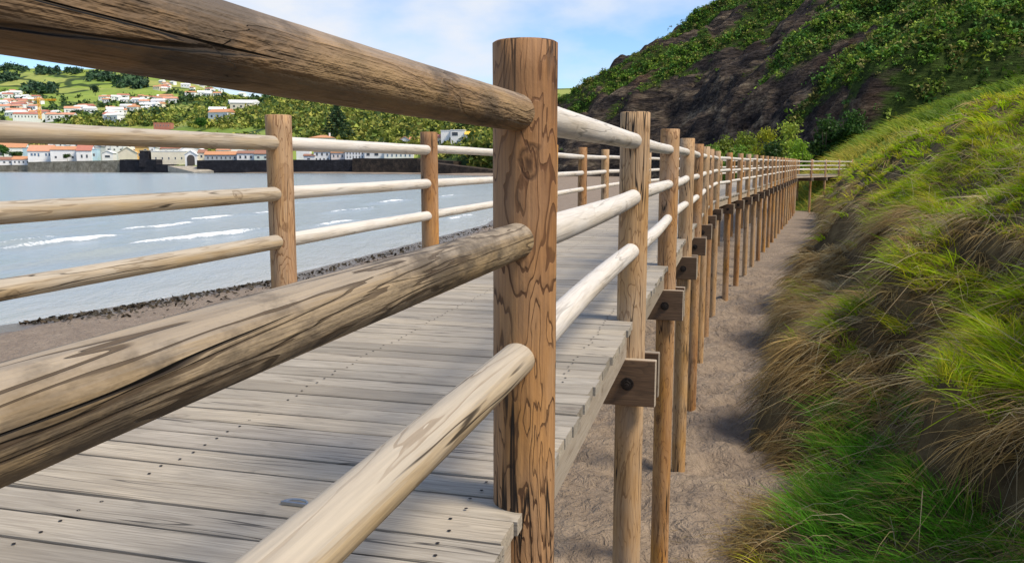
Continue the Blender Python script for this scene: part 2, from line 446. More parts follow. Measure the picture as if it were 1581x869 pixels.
# ------------------------------------------------------------------ sea with small breaking waves
xs = axis([(-6500, -900, 400), (-900, -160, 12), (-160, -60, 1.2), (-60, 6, 0.22), (6, 20, 2)])
ys = axis([(-400, 5, 30), (5, 16, 1.0), (16, 62, 0.2), (62, 140, 0.9), (140, 420, 6), (420, 9000, 450)])
X, Y = np.meshgrid(xs, ys)
sd = -shore_dist(X, Y)                       # distance out to sea
Zs = SEA + 0.035 * fbm2(X * 0.5, Y * 0.25, 3) * sstep(0, 6, sd)
foam = np.zeros_like(X)
WAVES = [((95, 374), 4.2, .20, 1.0), ((312, 366), 6.5, .22, 1.0), ((250, 350), 4.0, .16, .8), ((322, 338), 3.4, .16, .85), ((395, 330), 3.0, .14, .7), ((40, 378), 3.5, .22, .55),
         ((215, 385), 4.5, .16, .0), ((120, 398), 6.0, .15, .0), ((330, 404), 4.0, .15, .45), ((180, 425), 7.0, .14, .1), ((400, 395), 3.0, .12, .4), ((60, 352), 6, .14, .0),
         ((560, 298), 9.0, .16, .75), ((600, 312), 5.0, .2, .85), ((545, 325), 5.0, .18, .8), ((690, 303), 4.0, .15, .8), ((720, 320), 3.5, .14, .9), ((640, 330), 5.0, .14, .7),
         ((520, 345), 3.5, .14, .75), ((708, 335), 3.0, .12, .9), ((580, 355), 4.0, .1, .6), ((150, 330), 9.0, .15, .0), ((260, 312), 11.0, .15, .0), ((500, 310), 8.0, .15, .35), ((90, 440), 6, .08, .15)]
tdir = np.array([math.sin(math.radians(17)), math.cos(math.radians(17))])
for (px, py), Lw, hw, fw in WAVES:
    c = at_z(px, py, SEA)
    dx, dy = X - c.x, Y - c.y
    a = dx * tdir[0] + dy * tdir[1]; b = dx * tdir[1] - dy * tdir[0]
    b = b + 0.35 * noise2(a * 0.45 + px, a * 0 + py) * 2 + 0.012 * a * a / max(Lw, 1)
    env = np.exp(-(a / Lw) ** 4)
    Zs = Zs + hw * env * np.exp(-np.where(b < 0, (b / 1.1) ** 2, (b / 0.38) ** 2))
    foam = np.maximum(foam, fw * env * np.exp(-((b - 0.18) / 0.34) ** 2) * (0.75 + 0.6 * noise2(a * 1.3 + py, b * 2)))
foam = np.maximum(foam, 0.42 * np.exp(-((sd - 0.35 + 0.7 * fbm2(X * 0.3, Y * 0.3, 2)) / 0.25) ** 2) * (Y < 200))
shallow = np.exp(-np.maximum(sd, 0) / 5.0)
s_o = obj('sea', np_mesh('sea', np.stack([X, Y, Zs], -1).reshape(-1, 3), grid_faces(*X.shape), mat=M['sea'], smooth=True, attrs={'foam': foam.ravel(), 'shallow': shallow.ravel()}))
tag(s_o, kind='structure')

# ------------------------------------------------------------------ boardwalk layout
DECK = -0.785
HT = 0.255                 # post tops
RAILS = (0.107, -0.168, -0.432)
PITCHB = 0.116             # board pitch
WID = 1.96
def col_x(px, y, z):       # X of photo column px at depth y, height z
    return (px - CX) / F_PX * (y * _c - z * _s)
RP = []                    # right-hand posts, first straight
for k, px in zip(range(-1, 8), (None, 810, 981, 1035, 1061.5, 1078.5, 1089.5, 1097.5, 1108)):
    yk = 1.88 + 2.30 * k
    RP.append(Vector((-0.585, yk)) if px is None else Vector((col_x(px, yk, HT), yk)))
d1 = (RP[7] - RP[1]).normalized()
RP[0] = RP[1] - d1 * 2.38
n1 = Vector((-d1.y, d1.x))
LP = [p + n1 * WID for p in RP]
ang2 = math.radians(20.9)
d2 = Vector((math.sin(ang2), math.cos(ang2))); n2 = Vector((-d2.y, d2.x))
RP2 = [RP[-1] + d2 * 2.36 * i for i in range(0, 18)]
nb = (n1 + n2).normalized()
LP[-1] = RP[-1] + nb * WID
LP2 = [LP[-1]] + [p + n2 * WID for p in RP2[1:]]
ang3 = math.radians(43)
d3 = Vector((math.sin(ang3), math.cos(ang3))); n3 = Vector((-d3.y, d3.x))
RP3 = [RP2[-1] + d3 * 2.36 * i for i in range(0, 6)]
nb3 = (n2 + n3).normalized()
LP2[-1] = RP2[-1] + nb3 * WID
LP3 = [LP2[-1]] + [p + n3 * WID for p in RP3[1:]]

def log_mesh(name, L, r, seed, segs=20, rings=10, mat=None, chamfer=0.008, bend=0.0, wob=0.02, taper=0.0):
    """round pole along local Z from 0 to L, slightly uneven; chamfered flat ends"""
    rg = np.random.default_rng(seed)
    zz = [0.0, chamfer * 0.6] + list(np.linspace(0, L, rings + 2)[1:-1]) + [L - chamfer * 0.6, L]
    ph = rg.random(4) * 6.28
    V = []; 
    for i, z in enumerate(zz):
        e = chamfer if i in (0, len(zz) - 1) else 0.0
        f = z / L
        ox = bend * math.sin(math.pi * f) + wob * r * math.sin(5 * f + ph[0]); oy = wob * r * math.sin(4 * f + ph[1])
        for j in range(segs):
            a = 2 * math.pi * j / segs
            rr = (r * (1 - taper * f) - e) * (1 + wob * math.sin(2 * a + ph[2] + 3 * f) + wob * 0.7 * math.sin(3 * a + 9 * f + ph[3]) + wob * 0.5 * (rg.random() - 0.5))
            V.append((ox + rr * math.cos(a), oy + rr * math.sin(a), z))
    Fc = []
    n = len(zz)
    for i in range(n - 1):
        for j in range(segs):
            Fc.append((i * segs + j, i * segs + (j + 1) % segs, (i + 1) * segs + (j + 1) % segs, (i + 1) * segs + j))
    Fc.append(tuple(reversed(range(segs)))); Fc.append(tuple((n - 1) * segs + j for j in range(segs)))
    me = mesh(name, V, Fc, [mat])
    me.polygons.foreach_set('use_smooth', [True] * (len(Fc) - 2) + [False, False])
    return me

POST_H = {}
def add_post(parent, p, near=False, zb=-4.1, mat='post', seed=0, top=HT, r=0.072):
    if near:
        me = log_mesh('post', top - zb, r, seed, 40, 60, M[mat], 0.006, 0.0, 0.012)
    else:
        key = (mat, seed % 3, round(top - zb, 2))
        if key not in POST_H: POST_H[key] = log_mesh('post', top - zb, 0.074, seed % 3, 16, 14, M[mat], 0.006, 0.0, 0.015)
        me = POST_H[key]
    o = obj('post', me, parent, (p.x, p.y, zb))
    tl = 0.0 if near else 0.005
    o.rotation_euler = ((random.random() - .5) * tl, (random.random() - .5) * tl, 0 if near else random.random() * 6.28)
    return o
RAIL_M = {}
def add_rail(parent, a, b, z, mat='rail', near=False, r=0.04, seed=0, bend=0.0, dz=(0, 0)):
    A = Vector((a.x, a.y, z + dz[0])); B = Vector((b.x, b.y, z + dz[1])); L = (B - A).length
    if near:
        me = log_mesh('rail', L, r, seed, 40, 70, M[mat], 0.004, bend, 0.02)
    else:
        key = (mat, seed % 4, round(L, 2), bend)
        if key not in RAIL_M: RAIL_M[key] = log_mesh('rail', L, r, seed % 4, 14, 8, M[mat], 0.004, bend, 0.03)
        me = RAIL_M[key]
    o = obj('rail', me, parent, A)
    q = (B - A).to_track_quat('Z', 'Y')
    o.rotation_euler = q.to_euler()
    return o

def railing(name, posts, label, mats, first=0, near=(), near_rail=(), rail_mat=None, group='timber railings of the boardwalk', skip_last=False, skip_first=False, seed0=0):
    root = empty(name, (posts[0].x, posts[0].y, 0))
    tag(root, label, 'railing', group)
    off = Vector((posts[0].x, posts[0].y))
    for i, p in enumerate(posts):
        if (skip_last and i == len(posts) - 1) or (skip_first and i == 0): continue
        q = p - off
        add_post(root, q, i in near, mat=mats[i % len(mats)], seed=i + seed0, top=HT + (random.random() - .5) * 0.016)
    for i in range(len(posts) - 1):
        for j, z in enumerate(RAILS):
            mt, nr, bd = 'rail', False, (0.0, 0.012, -0.01)[(i + j) % 3]
            if rail_mat: mt, nr, bd = rail_mat(i, j)
            jz = ((random.random() - .5) * 0.02, (random.random() - .5) * 0.02) if not nr else (0, 0)
            add_rail(root, posts[i] - off, posts[i + 1] - off, z, mt, nr, (0.039 if nr else 0.036), seed0 + i * 3 + j, bd, jz)
    return root
def rm_right(i, j):
    if i == 0: return (('rail_pitted', 'rail_worn', 'rail_tan')[j], True, 0.0)
    if i == 1: return ('rail', True, (0.0, -0.02, 0.012)[j])
    return ('rail', False, (0.0, -0.015, 0.012)[(i + j) % 3])
def rm_left(i, j):
    return ('rail_tan' if i < 2 else 'rail', i in (1, 2), (0.0, 0.008, -0.008)[(i + j) % 3])
railing('timber_railing', RP, 'round timber railing nearest the viewer, with the big grained post in front', ['post', 'post_near', 'post_grey', 'post', 'post_grey', 'post', 'post_grey', 'post'], near=(0, 1, 2, 3), rail_mat=rm_right, skip_last=True)
railing('timber_railing', LP, 'round timber railing on the sea side of the near deck', ['post', 'post_grey', 'post', 'post', 'post_grey', 'post', 'post', 'post_grey'], near=(2, 3), rail_mat=rm_left, skip_last=True, seed0=20)
railing('timber_railing', RP2, 'long receding round timber railing on tall piles beside the sandy path', ['post_grey', 'post', 'post', 'post_grey', 'post_grey', 'post', 'post', 'post', 'post'], skip_last=True, seed0=40)
railing('timber_railing', LP2, 'far sea-side timber railing seen through the receding piled railing', ['post', 'post_grey', 'post'], skip_last=True, seed0=70)
railing('timber_railing', RP3, 'short distant timber railing turning right towards the grassy dune, near side', ['post_grey', 'post'], seed0=90)
railing('timber_railing', LP3, 'short distant timber railing turning right towards the grassy dune, far side', ['post', 'post_grey'], seed0=110)

# ------------------------------------------------------------------ boardwalk deck
bw = empty('boardwalk', (RP[1].x, RP[1].y, DECK)); tag(bw, kind='structure')
O3 = Vector((RP[1].x, RP[1].y, DECK))
PW, PT = PITCHB - 0.0115, 0.036
def plank_mesh(L, seed, fine=False):
    """one board along local X from 0 to L, chamfered arrises, a little cupped"""
    rg = np.random.default_rng(seed)
    w = PW / 2; c = 0.003; t = PT
    prof = [(-w, -t), (w, -t), (w, -c), (w - c, 0), (-w + c, 0), (-w, -c)]
    ns = 10 if fine else 2
    V = []
    ph = rg.random() * 6
    for i in range(ns + 1):
        x = L * i / ns; s = 0.0016 * math.sin(3.1 * x + ph) if fine else 0
        for (y, z) in prof: V.append((x, y + s * 0.8, z + s))
    Fc = []
    for i in range(ns):
        for j in range(6):
            Fc.append((i * 6 + j, (i + 1) * 6 + j, (i + 1) * 6 + (j + 1) % 6, i * 6 + (j + 1) % 6))
    Fc.append(tuple(range(6))); Fc.append(tuple(ns * 6 + j for j in reversed(range(6))))
    return mesh('plank', V, Fc, [M['plank']])
PM = [plank_mesh(WID + 0.02, i, True) for i in range(6)]
PM2 = [plank_mesh(WID + 0.02, 50 + i) for i in range(4)]
a0 = Vector((RP[1].x, RP[1].y))
scr = []
Ltot = (RP[-1] - a0).length
j = 0
s = -2.15
while s < Ltot - 0.05:
    p = a0 + d1 * s
    dx = (random.random() - .5) * 0.014
    st = p - n1 * (0.012 + dx)
    # keep the board's right end on the straight post line of this bay
    k = min(max(int((s + 2.38) / 2.38), 0), 7)
    A, B = RP[k], RP[k + 1]; dd = (B - A).normalized()
    u = (p - A).dot(dd); base = A + dd * u
    st = base - n1 * (0.012 + dx)
    o = obj('plank', (PM if j < 86 else PM2)[j % (6 if j < 86 else 4)], bw)
    o.location = (st.x - O3.x, st.y - O3.y, (random.random() - .5) * 0.003)
    o.rotation_euler = ((random.random() - .5) * 0.008, 0, math.atan2(n1.y, n1.x) + (random.random() - .5) * 0.004)
    if j < 92:
        for q in (0.13, 0.98, 1.83):
            for e in (-0.028, 0.028):
                c = st + n1 * (q + (random.random() - .5) * 0.02) + d1 * (e + (random.random() - .5) * 0.008)
                scr.append((c.x - O3.x, c.y - O3.y))
    s += PITCHB; j += 1
# boards of the second straight: the nearest as single boards, the rest as one part
a2 = RP[-1]; L2 = (RP2[-1] - RP2[0]).length
V = []; Fc = []
s = 0.05; j = 0
while s < L2:
    st = a2 + d2 * s - n2 * (0.012 + (random.random() - .5) * 0.014)
    if j < 60:
        o = obj('plank', PM2[j % 4], bw); o.location = (st.x - O3.x, st.y - O3.y, (random.random() - .5) * 0.003 - 0.002)
        o.rotation_euler = (0, 0, math.atan2(n2.y, n2.x))
    else:
        b = len(V)
        for u in (0, WID + 0.02):
            for w_, z in ((-PW / 2, -PT), (PW / 2, -PT), (PW / 2, 0), (-PW / 2, 0)):
                q = st + n2 * u + d2 * w_; V.append((q.x - O3.x, q.y - O3.y, z - 0.002))
        Fc += [(b, b + 4, b + 5, b + 1), (b + 1, b + 5, b + 6, b + 2), (b + 2, b + 6, b + 7, b + 3), (b + 3, b + 7, b + 4, b), (b, b + 1, b + 2, b + 3), (b + 7, b + 6, b + 5, b + 4)]
    s += PITCHB; j += 1
a3 = RP2[-1]; s = -0.3
while s < 11.5:
    st = a3 + d3 * s - n3 * 0.012
    b = len(V)
    for u in (0, WID + 0.02):
        for w_, z in ((-PW / 2, -PT), (PW / 2, -PT), (PW / 2, 0), (-PW / 2, 0)):
            q = st + n3 * u + d3 * w_; V.append((q.x - O3.x, q.y - O3.y, z - 0.005))
    Fc += [(b, b + 4, b + 5, b + 1), (b + 1, b + 5, b + 6, b + 2), (b + 2, b + 6, b + 7, b + 3), (b + 3, b + 7, b + 4, b), (b, b + 1, b + 2, b + 3), (b + 7, b + 6, b + 5, b + 4)]
    s += PITCHB
tag(obj('far_planks', mesh('far_planks', V, Fc, [M['plank']]), bw), kind='stuff')
# screw heads of the near boards (too small to pick out singly)
V = []; Fc = []
for (x, y) in scr:
    b = len(V)
    for k in range(8):
        V.append((x + 0.0046 * math.cos(k * math.pi / 4), y + 0.0046 * math.sin(k * math.pi / 4), 0.0022))
    V.append((x, y, 0.0005))
    for k in range(8): Fc.append((b + k, b + (k + 1) % 8, b + 8))
tag(obj('screw_heads', mesh('screw_heads', V, Fc, [M['steel']]), bw), kind='stuff')

def box_mesh(name, sx, sy, sz, mat, bev=0.003):
    bm = bmesh.new(); bmesh.ops.create_cube(bm, size=1)
    bmesh.ops.scale(bm, vec=(sx, sy, sz), verts=bm.verts)
    bmesh.ops.bevel(bm, geom=list(bm.edges), offset=bev, segments=1, affect='EDGES')
    me = bpy.data.meshes.new(name); bm.to_mesh(me); bm.free(); me.materials.append(mat)
    return me
STR_H = 0.145
def stringers(A, B, nrm, z):
    L = (B - A).length; dd = (B - A).normalized()
    for off in (0.035, WID / 2, WID - 0.035):
        me = box_mesh('stringer', L - 0.004, 0.045, STR_H, M['stringer'])
        c = (A + B) / 2 + nrm * off
        o = obj('stringer', me, bw, (c.x - O3.x, c.y - O3.y, -PT - 0.002 - STR_H / 2 + z), (0, 0, math.atan2(dd.y, dd.x)))
for i in range(len(RP) - 1): stringers(RP[i], RP[i + 1], n1, 0)
stringers(RP2[0], RP2[8], n2, -0.002); stringers(RP2[8], RP2[17], n2, -0.002); stringers(RP3[0], RP3[-1], n3, -0.005)
def bolt_mesh():
    bm = bmesh.new()
    for r, h, z, sg in ((0.033, 0.006, 0.003, 20), (0.02, 0.016, 0.014, 6), (0.010, 0.016, 0.03, 10)):
        m = Matrix.Translation((0, 0, z))
        bmesh.ops.create_cone(bm, cap_ends=True, segments=sg, radius1=r, radius2=r * 0.97, depth=h, matrix=m)
    me = bpy.data.meshes.new('bolt'); bm.to_mesh(me); bm.free(); me.materials.append(M['steel'])
    return me
BOLT = bolt_mesh()
BH, BT, BL = 0.235, 0.05, WID + 0.28
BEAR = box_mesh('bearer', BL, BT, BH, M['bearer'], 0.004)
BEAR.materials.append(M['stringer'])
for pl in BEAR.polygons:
    if abs(pl.normal.x) > 0.6 or pl.normal.z > 0.8: pl.material_index = 1          # end and top faces coloured paler, standing in for light from the right
def bearers(p, dd, nn, z=0.0, bolts=True):
    """pair of cross timbers clamping the two posts of a bay, bolted through"""
    zc = -PT - 0.004 - STR_H - BH / 2 + z
    for sgn in (-1, 1):
        c = p + nn * (WID / 2) + dd * sgn * (0.066 + BT / 2)
        o = obj('bearer', BEAR, bw, (c.x - O3.x, c.y - O3.y, zc), (0, 0, math.atan2(nn.y, nn.x)))
        if bolts and sgn == -1:
            for e in (-WID / 2, WID / 2):
                b = obj('bolt', BOLT, o, (e, BT / 2 + 0.0, -0.005), (-math.pi / 2, 0, 0))
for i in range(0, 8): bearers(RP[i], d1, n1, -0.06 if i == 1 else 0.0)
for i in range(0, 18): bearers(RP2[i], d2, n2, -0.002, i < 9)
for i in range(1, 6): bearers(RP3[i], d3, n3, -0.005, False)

# small steel loop lying in a gap of the deck
c = at_z(455, 779, DECK + 0.004)
bm = bmesh.new()
NS, NR = 20, 8
rg_v = []
for i in range(NS):
    a = math.pi * i / (NS - 1)
    cx_, cy_ = 0.030 * math.cos(a), 0.022 * math.sin(a)
    rw = []
    for k in range(NR):
        b = 2 * math.pi * k / NR
        rw.append(bm.verts.new((cx_ + 0.0032 * math.cos(b) * math.cos(a), cy_ + 0.0032 * math.cos(b) * math.sin(a), 0.004 + 0.0032 * math.sin(b))))
    rg_v.append(rw)
for i in range(NS - 1):
    for k in range(NR): bm.faces.new((rg_v[i][k], rg_v[i][(k + 1) % NR], rg_v[i + 1][(k + 1) % NR], rg_v[i + 1][k]))
bmesh.ops.create_cube(bm, size=1, matrix=Matrix.Translation((0, -0.001, 0.003)) @ Matrix.Diagonal((0.068, 0.007, 0.007, 1)))
me = bpy.data.meshes.new('steel_loop'); bm.to_mesh(me); bm.free(); me.materials.append(M['bright_steel'])
tag(obj('steel_loop', me, None, c, (0, 0, math.atan2(n1.y, n1.x) + math.pi)), 'small bright steel loop lying on the deck boards', 'loop')

# ------------------------------------------------------------------ grass blades and leaf clouds (numpy)
def blades_mesh(name, P, D, B, L, W, C, mat):
    """P base, D start direction, B bend vector (both in units of blade length), L length, W width, C colour"""
    n = len(P)
    fs = np.array([0.0, 0.38, 0.72, 1.0]); ws = np.array([1.0, 0.85, 0.5])
    side = np.cross(D + B * 0.3, rng.normal(size=(n, 3))); side /= np.linalg.norm(side, axis=1, keepdims=True) + 1e-9
    V = np.zeros((n, 7, 3)); 
    for i, f in enumerate(fs):
        c = P + (D * f + B * f * f) * L[:, None]
        if i < 3:
            o = side * (W * ws[i] * 0.5)[:, None]
            V[:, 2 * i] = c - o; V[:, 2 * i + 1] = c + o
        else: V[:, 6] = c
    b = (np.arange(n) * 7)[:, None]
    q = np.concatenate([b + np.array([0, 1, 3, 2]), b + np.array([2, 3, 5, 4])], 0)
    t = b + np.array([4, 5, 6])
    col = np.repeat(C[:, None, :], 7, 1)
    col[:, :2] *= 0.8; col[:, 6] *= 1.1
    return np_mesh(name, V.reshape(-1, 3), q, t, mat, np.clip(col, 0, 1).reshape(-1, 3))
def leaf_quads(P, size, C, flat=0.0, up=0.0, tri=False):
    """one randomly turned leaf-shaped quad per point"""
    n = len(P)
    nrm = rng.normal(size=(n, 3)); nrm[:, 2] = np.abs(nrm[:, 2]) + up; nrm /= np.linalg.norm(nrm, axis=1, keepdims=True)
    t = np.cross(nrm, rng.normal(size=(n, 3))); t /= np.linalg.norm(t, axis=1, keepdims=True) + 1e-9
    u = np.cross(nrm, t)
    s = size[:, None]
    if tri:
        V = np.stack([P - t * s, P + t * s * 0.6 - u * s * 0.7, P + t * s * 0.6 + u * s * 0.7], 1)
        return V.reshape(-1, 3), np.arange(n * 3).reshape(-1, 3), np.repeat(C, 3, 0)
    V = np.stack([P - t * s, P - u * s * 0.5 + nrm * s * 0.1, P + t * s, P + u * s * 0.5 + nrm * s * 0.1], 1)
    return V.reshape(-1, 3), np.arange(n * 4).reshape(-1, 4), np.repeat(C, 4, 0)
def clump_points(c, r, n, zs=0.8):
    """points through an uneven ellipsoid volume, denser at the outside"""
    d = rng.normal(size=(n, 3)); d /= np.linalg.norm(d, axis=1, keepdims=True)
    rad = (rng.random(n) ** 0.45)
    lump = 1 + 0.45 * noise3(d * 2.2 + np.asarray(c)[None] * 3.1) * 2
    p = d * (rad * lump)[:, None] * np.array([r, r, r * zs])
    return p + np.asarray(c)[None], rad
def col_var(base, n, v=0.25):
    k = 1 + (rng.random((n, 1)) - 0.5) * 2 * v
    h = (rng.random((n, 1)) - 0.5) * 0.25
    return np.clip(np.asarray(base)[None] * k * np.concatenate([1 + h, np.ones((n, 1)), 1 - h * 0.6], 1), 0.003, 1)

# ------------------------------------------------------------------ headland behind the beach
HF = np.array([(-3, 232), (13, 214), (28, 208), (33, 172), (38, 138), (45, 113), (64, 96), (100, 80), (220, 55), (520, 30), (520, 520), (170, 430), (40, 340), (0, 285)], float)
def poly_dist(x, y, pts):
    best = np.full(np.shape(x), 1e18); ins = np.zeros(np.shape(x), bool)
    n = len(pts)
    for i in range(n):
        (ax, ay), (bx, by) = pts[i], pts[(i + 1) % n]
        dx, dy = bx - ax, by - ay
        t = np.clip(((x - ax) * dx + (y - ay) * dy) / (dx * dx + dy * dy), 0, 1)
        best = np.minimum(best, (x - ax - t * dx) ** 2 + (y - ay - t * dy) ** 2)
        c = ((ay > y) != (by > y)) & (x < (bx - ax) * (y - ay) / (by - ay + 1e-12) + ax)
        ins ^= c
    return np.where(ins, 1, -1) * np.sqrt(best)
def head_h(x, y):
    d = poly_dist(x, y, HF) + fbm2(x * 0.06, y * 0.06, 3) * 7
    h = interp(d, [(-10, -4), (0, 0), (5, 8), (15, 19.5), (22, 24), (30, 28.5), (40, 34.5), (50, 41), (80, 64), (120, 95), (200, 130), (300, 150)])
    v = np.stack([y * 0.055, x * -0.05 + h * 0.085, x * 0.012 + h * 0.010], -1)
    st = fbm3(v, 4, 0.55); rd = 1 - 2 * np.abs(fbm3(v * 2.1 + 5, 3, 0.5))
    k = sstep(0, 8, d)
    return SAND - 0.2 + h + k * (st * 9 + (rd - 0.6) * 3.4 + fbm2(x * 0.25, y * 0.25, 3) * 1.8 + np.abs(fbm3(v * 6 + 2, 3, .6)) * 2.6), d, st
xs = axis([(-12, 100, 0.6), (100, 160, 1.5), (160, 330, 6), (330, 530, 20)])
ys = axis([(26, 90, 3), (90, 250, 0.7), (250, 330, 3), (330, 540, 15)])
X, Y = np.meshgrid(xs, ys)
Z, Dh, St = head_h(X, Y)
def veg_field(x, y, z, d, st):
    v = np.stack([y * 0.075, x * -0.06 + z * 0.10, x * 0.010 + z * 0.008], -1)
    m = fbm3(v + 3.3, 4, 0.55) * 2.1 + fbm2(x * 0.16, y * 0.16, 3) * 0.5
    bias = -0.04 + 0.62 * sstep(42, 85, x) - 0.55 * (1 - sstep(6, 15, d)) * (1 - sstep(40, 60, x)) + 0.3 * sstep(12, 22, d) * (1 - sstep(34, 50, d)) * sstep(212, 226, y) + 0.38 * (1 - sstep(120, 165, y)) * sstep(3, 9, d) - 0.10 * sstep(170, 200, y)
    return m + bias
Vg = veg_field(X, Y, Z, Dh, St)
def rock_mat():
    t = NT('headland_rock'); v = t.coord((1, 1, 1), 'Object', False)
    a = t.n('Attribute', attribute_name='veg')
    vs = t.n('Mapping'); t.l(v, vs.inputs['Vector'])
    vs.inputs['Rotation'].default_value = (0, math.radians(-38), 0); vs.inputs['Scale'].default_value = (0.16, 0.6, 1.0)
    sv = vs.outputs['Vector']
    n = t.noise(sv, 0.35, 7, 0.68, 0.3); n2 = t.noise(sv, 1.1, 6, 0.7); n3 = t.noise(v, 0.045, 4, 0.55)
    rock = t.ramp(n, [(0.34, (0.014, 0.013, 0.016)), (0.48, (0.05, 0.042, 0.04)), (0.56, (0.12, 0.092, 0.07)), (0.66, (0.26, 0.21, 0.15))])
    red = t.ramp(n2, [(0.35, (0.06, 0.034, 0.022)), (0.65, (0.21, 0.115, 0.055))])
    rock = t.mix(t.ramp(n3, [(0.54, 0.0), (0.70, 0.55)]), rock, red)
    grn = t.ramp(n2, [(0.35, (0.022, 0.040, 0.010)), (0.6, (0.065, 0.105, 0.022)), (0.75, (0.12, 0.14, 0.045))])
    n6 = t.noise(sv, 2.6, 6, 0.75)
    rock = t.mix(1.0, rock, t.ramp(n6, [(0.38, 0.25), (0.5, 0.9), (0.62, 1.5)]), 'MULTIPLY')
    vf = t.ramp(t.math('ADD', a.outputs['Fac'], t.math('MULTIPLY', t.math('SUBTRACT', n2, 0.5), 0.8)), [(-0.0, 0.0), (0.22, 1.0)])
    c = t.mix(vf, rock, grn)
    n5 = t.noise(sv, 3.4, 5, 0.7)
    t.bump(t.math('ADD', t.math('ADD', n, t.math('MULTIPLY', n2, 0.7)), t.math('MULTIPLY', n5, 0.4)), 1.0, 2.6)
    return t.set(c, 0.95, 0.1)
M['rock'] = rock_mat()
hd = obj('headland', np_mesh('headland', np.stack([X, Y, Z], -1).reshape(-1, 3), grid_faces(*X.shape), mat=M['rock'], attrs={'veg': Vg.ravel()}))
tag(hd, kind='structure')
# shrubs and grass tufts holding on to the headland
N = 120000
px_ = rng.uniform(-5, 170, N); py_ = rng.uniform(70, 300, N)
z_, d_, s_ = head_h(px_, py_)
vg = veg_field(px_, py_, z_, d_, s_) + rng.normal(size=N) * 0.08
u_ = px_ / py_
keep = (vg > 0.10) & (d_ > 2) & (u_ > 0.03) & (u_ < 0.72) & (z_ / py_ < 0.24)
idx = np.nonzero(keep)[0][:24000]
def clumps(c, r, k, zs, tones, quad, var=0.3):
    """k leaf quads in each of many small crowns at once: centres c (n,3), radii r (n,)"""
    n = len(c)
    d = rng.normal(size=(n, k, 3)); d /= np.linalg.norm(d, axis=2, keepdims=True)
    rad = rng.random((n, k)) ** 0.45 * (1 + 0.35 * rng.normal(size=(n, 1)) * 0.5)
    p = c[:, None, :] + d * rad[..., None] * r[:, None, None] * np.array([1, 1, zs])
    tn = np.asarray(tones)[rng.integers(0, len(tones), n)] * rng.uniform(.75, 1.25, (n, 1))
    col = col_var((1, 1, 1), n * k, var); col = np.repeat(tn, k, 0) * np.clip(1 + (rng.random((n * k, 1)) - .5) * 2 * var, .2, 2)
    return p.reshape(-1, 3), (np.repeat(r, k) * quad * rng.uniform(.6, 1.4, n * k)), np.clip(col, .003, 1)
r = rng.uniform(0.3, 1.0, len(idx)) * (0.75 + 0.5 * (vg[idx] > 0.35))
p, sz, cc = clumps(np.stack([px_[idx], py_[idx], z_[idx] + r * 0.3], 1), r, 28, 0.8, [(0.10, 0.20, 0.02), (0.15, 0.27, 0.025), (0.05, 0.11, 0.016), (0.22, 0.30, 0.035), (0.22, 0.21, 0.06), (0.08, 0.20, 0.03)], 0.27)
V_, Q_, C_ = leaf_quads(p, sz, cc, up=0.3, tri=True)
tag(obj('headland_shrubs', np_mesh('headland_shrubs', V_, tris=Q_, mat=M['far_leaf'], col=C_)), 'low green shrubs clinging in streaks to the dark headland', 'shrubs', kind='stuff')

# ------------------------------------------------------------------ grassy slope between dune and headland
BF = np.array([(19.5, 61), (24.5, 74), (28, 88), (36, 104), (60, 120), (220, 120), (260, 20), (70, 18), (45, 35), (30, 52)], float)
def back_h(x, y):
    d = poly_dist(x, y, BF) + fbm2(x * 0.15, y * 0.15, 3) * 2.0
    h = interp(d, [(-6, -1.5), (0, 0), (3, 2.6), (6, 4.9), (13, 8.0), (20, 10.0), (40, 14), (80, 22)])
    return SAND - 0.1 + h + fbm2(x * 0.3, y * 0.3, 3) * 1.0 * sstep(0, 4, d), d
xs = axis([(14, 80, 0.8), (80, 262, 8)]); ys = axis([(16, 50, 3), (50, 124, 0.8)])
X, Y = np.meshgrid(xs, ys); Z, Db = back_h(X, Y)
def turf_mat(name, a, b, c):
    t = NT(name); v = t.coord((1, 1, 1), 'Object', False)
    n = t.noise(v, 0.35, 6, 0.65); n2 = t.noise(v, 2.2, 5, 0.65)
    k = t.ramp(n, [(0.3, a), (0.5, b), (0.7, c)])
    k = t.mix(t.ramp(n2, [(0.35, 0.6), (0.6, 0.0)]), k, tuple(x * 0.4 for x in a))
    t.bump(n2, 0.8, 0.3)
    return t.set(k, 0.9, 0.1)
M['turf'] = turf_mat('slope_turf', (0.13, 0.20, 0.03), (0.24, 0.30, 0.04), (0.38, 0.35, 0.08))
tag(obj('grassy_slope', np_mesh('grassy_slope', np.stack([X, Y, Z], -1).reshape(-1, 3), grid_faces(*X.shape), mat=M['turf'], smooth=True)), kind='structure')
N = 42000
bx = rng.uniform(19, 62, N); by = rng.uniform(55, 118, N); bz, bd = back_h(bx, by)
k = (bd > 0) & (bx / by < 0.68) & (bx / by > 0.25)
bx, by, bz = bx[k], by[k], bz[k]; n = len(bx)
tone = fbm2(bx * 0.12, by * 0.12, 3)[:, None]
C_ = np.where(tone > 0.12, col_var((0.42, 0.38, 0.06), n, .25), np.where(tone > -0.12, col_var((0.28, 0.34, 0.035), n, .25), col_var((0.14, 0.22, 0.025), n, .3)))
Dn = np.stack([rng.normal(size=n) * .25 - .25, rng.normal(size=n) * .25, np.ones(n)], 1); Bn = np.stack([rng.normal(size=n) * .3 - .45, rng.normal(size=n) * .3, -np.full(n, .35)], 1)
tag(obj('slope_grass', blades_mesh('slope_grass', np.stack([bx, by, bz - .05], 1), Dn, Bn, rng.uniform(.5, 1.1, n), rng.uniform(.05, .12, n), C_, M['blade'])), 'yellow-green tall grass on the slope beyond the dune', 'grass', kind='stuff')

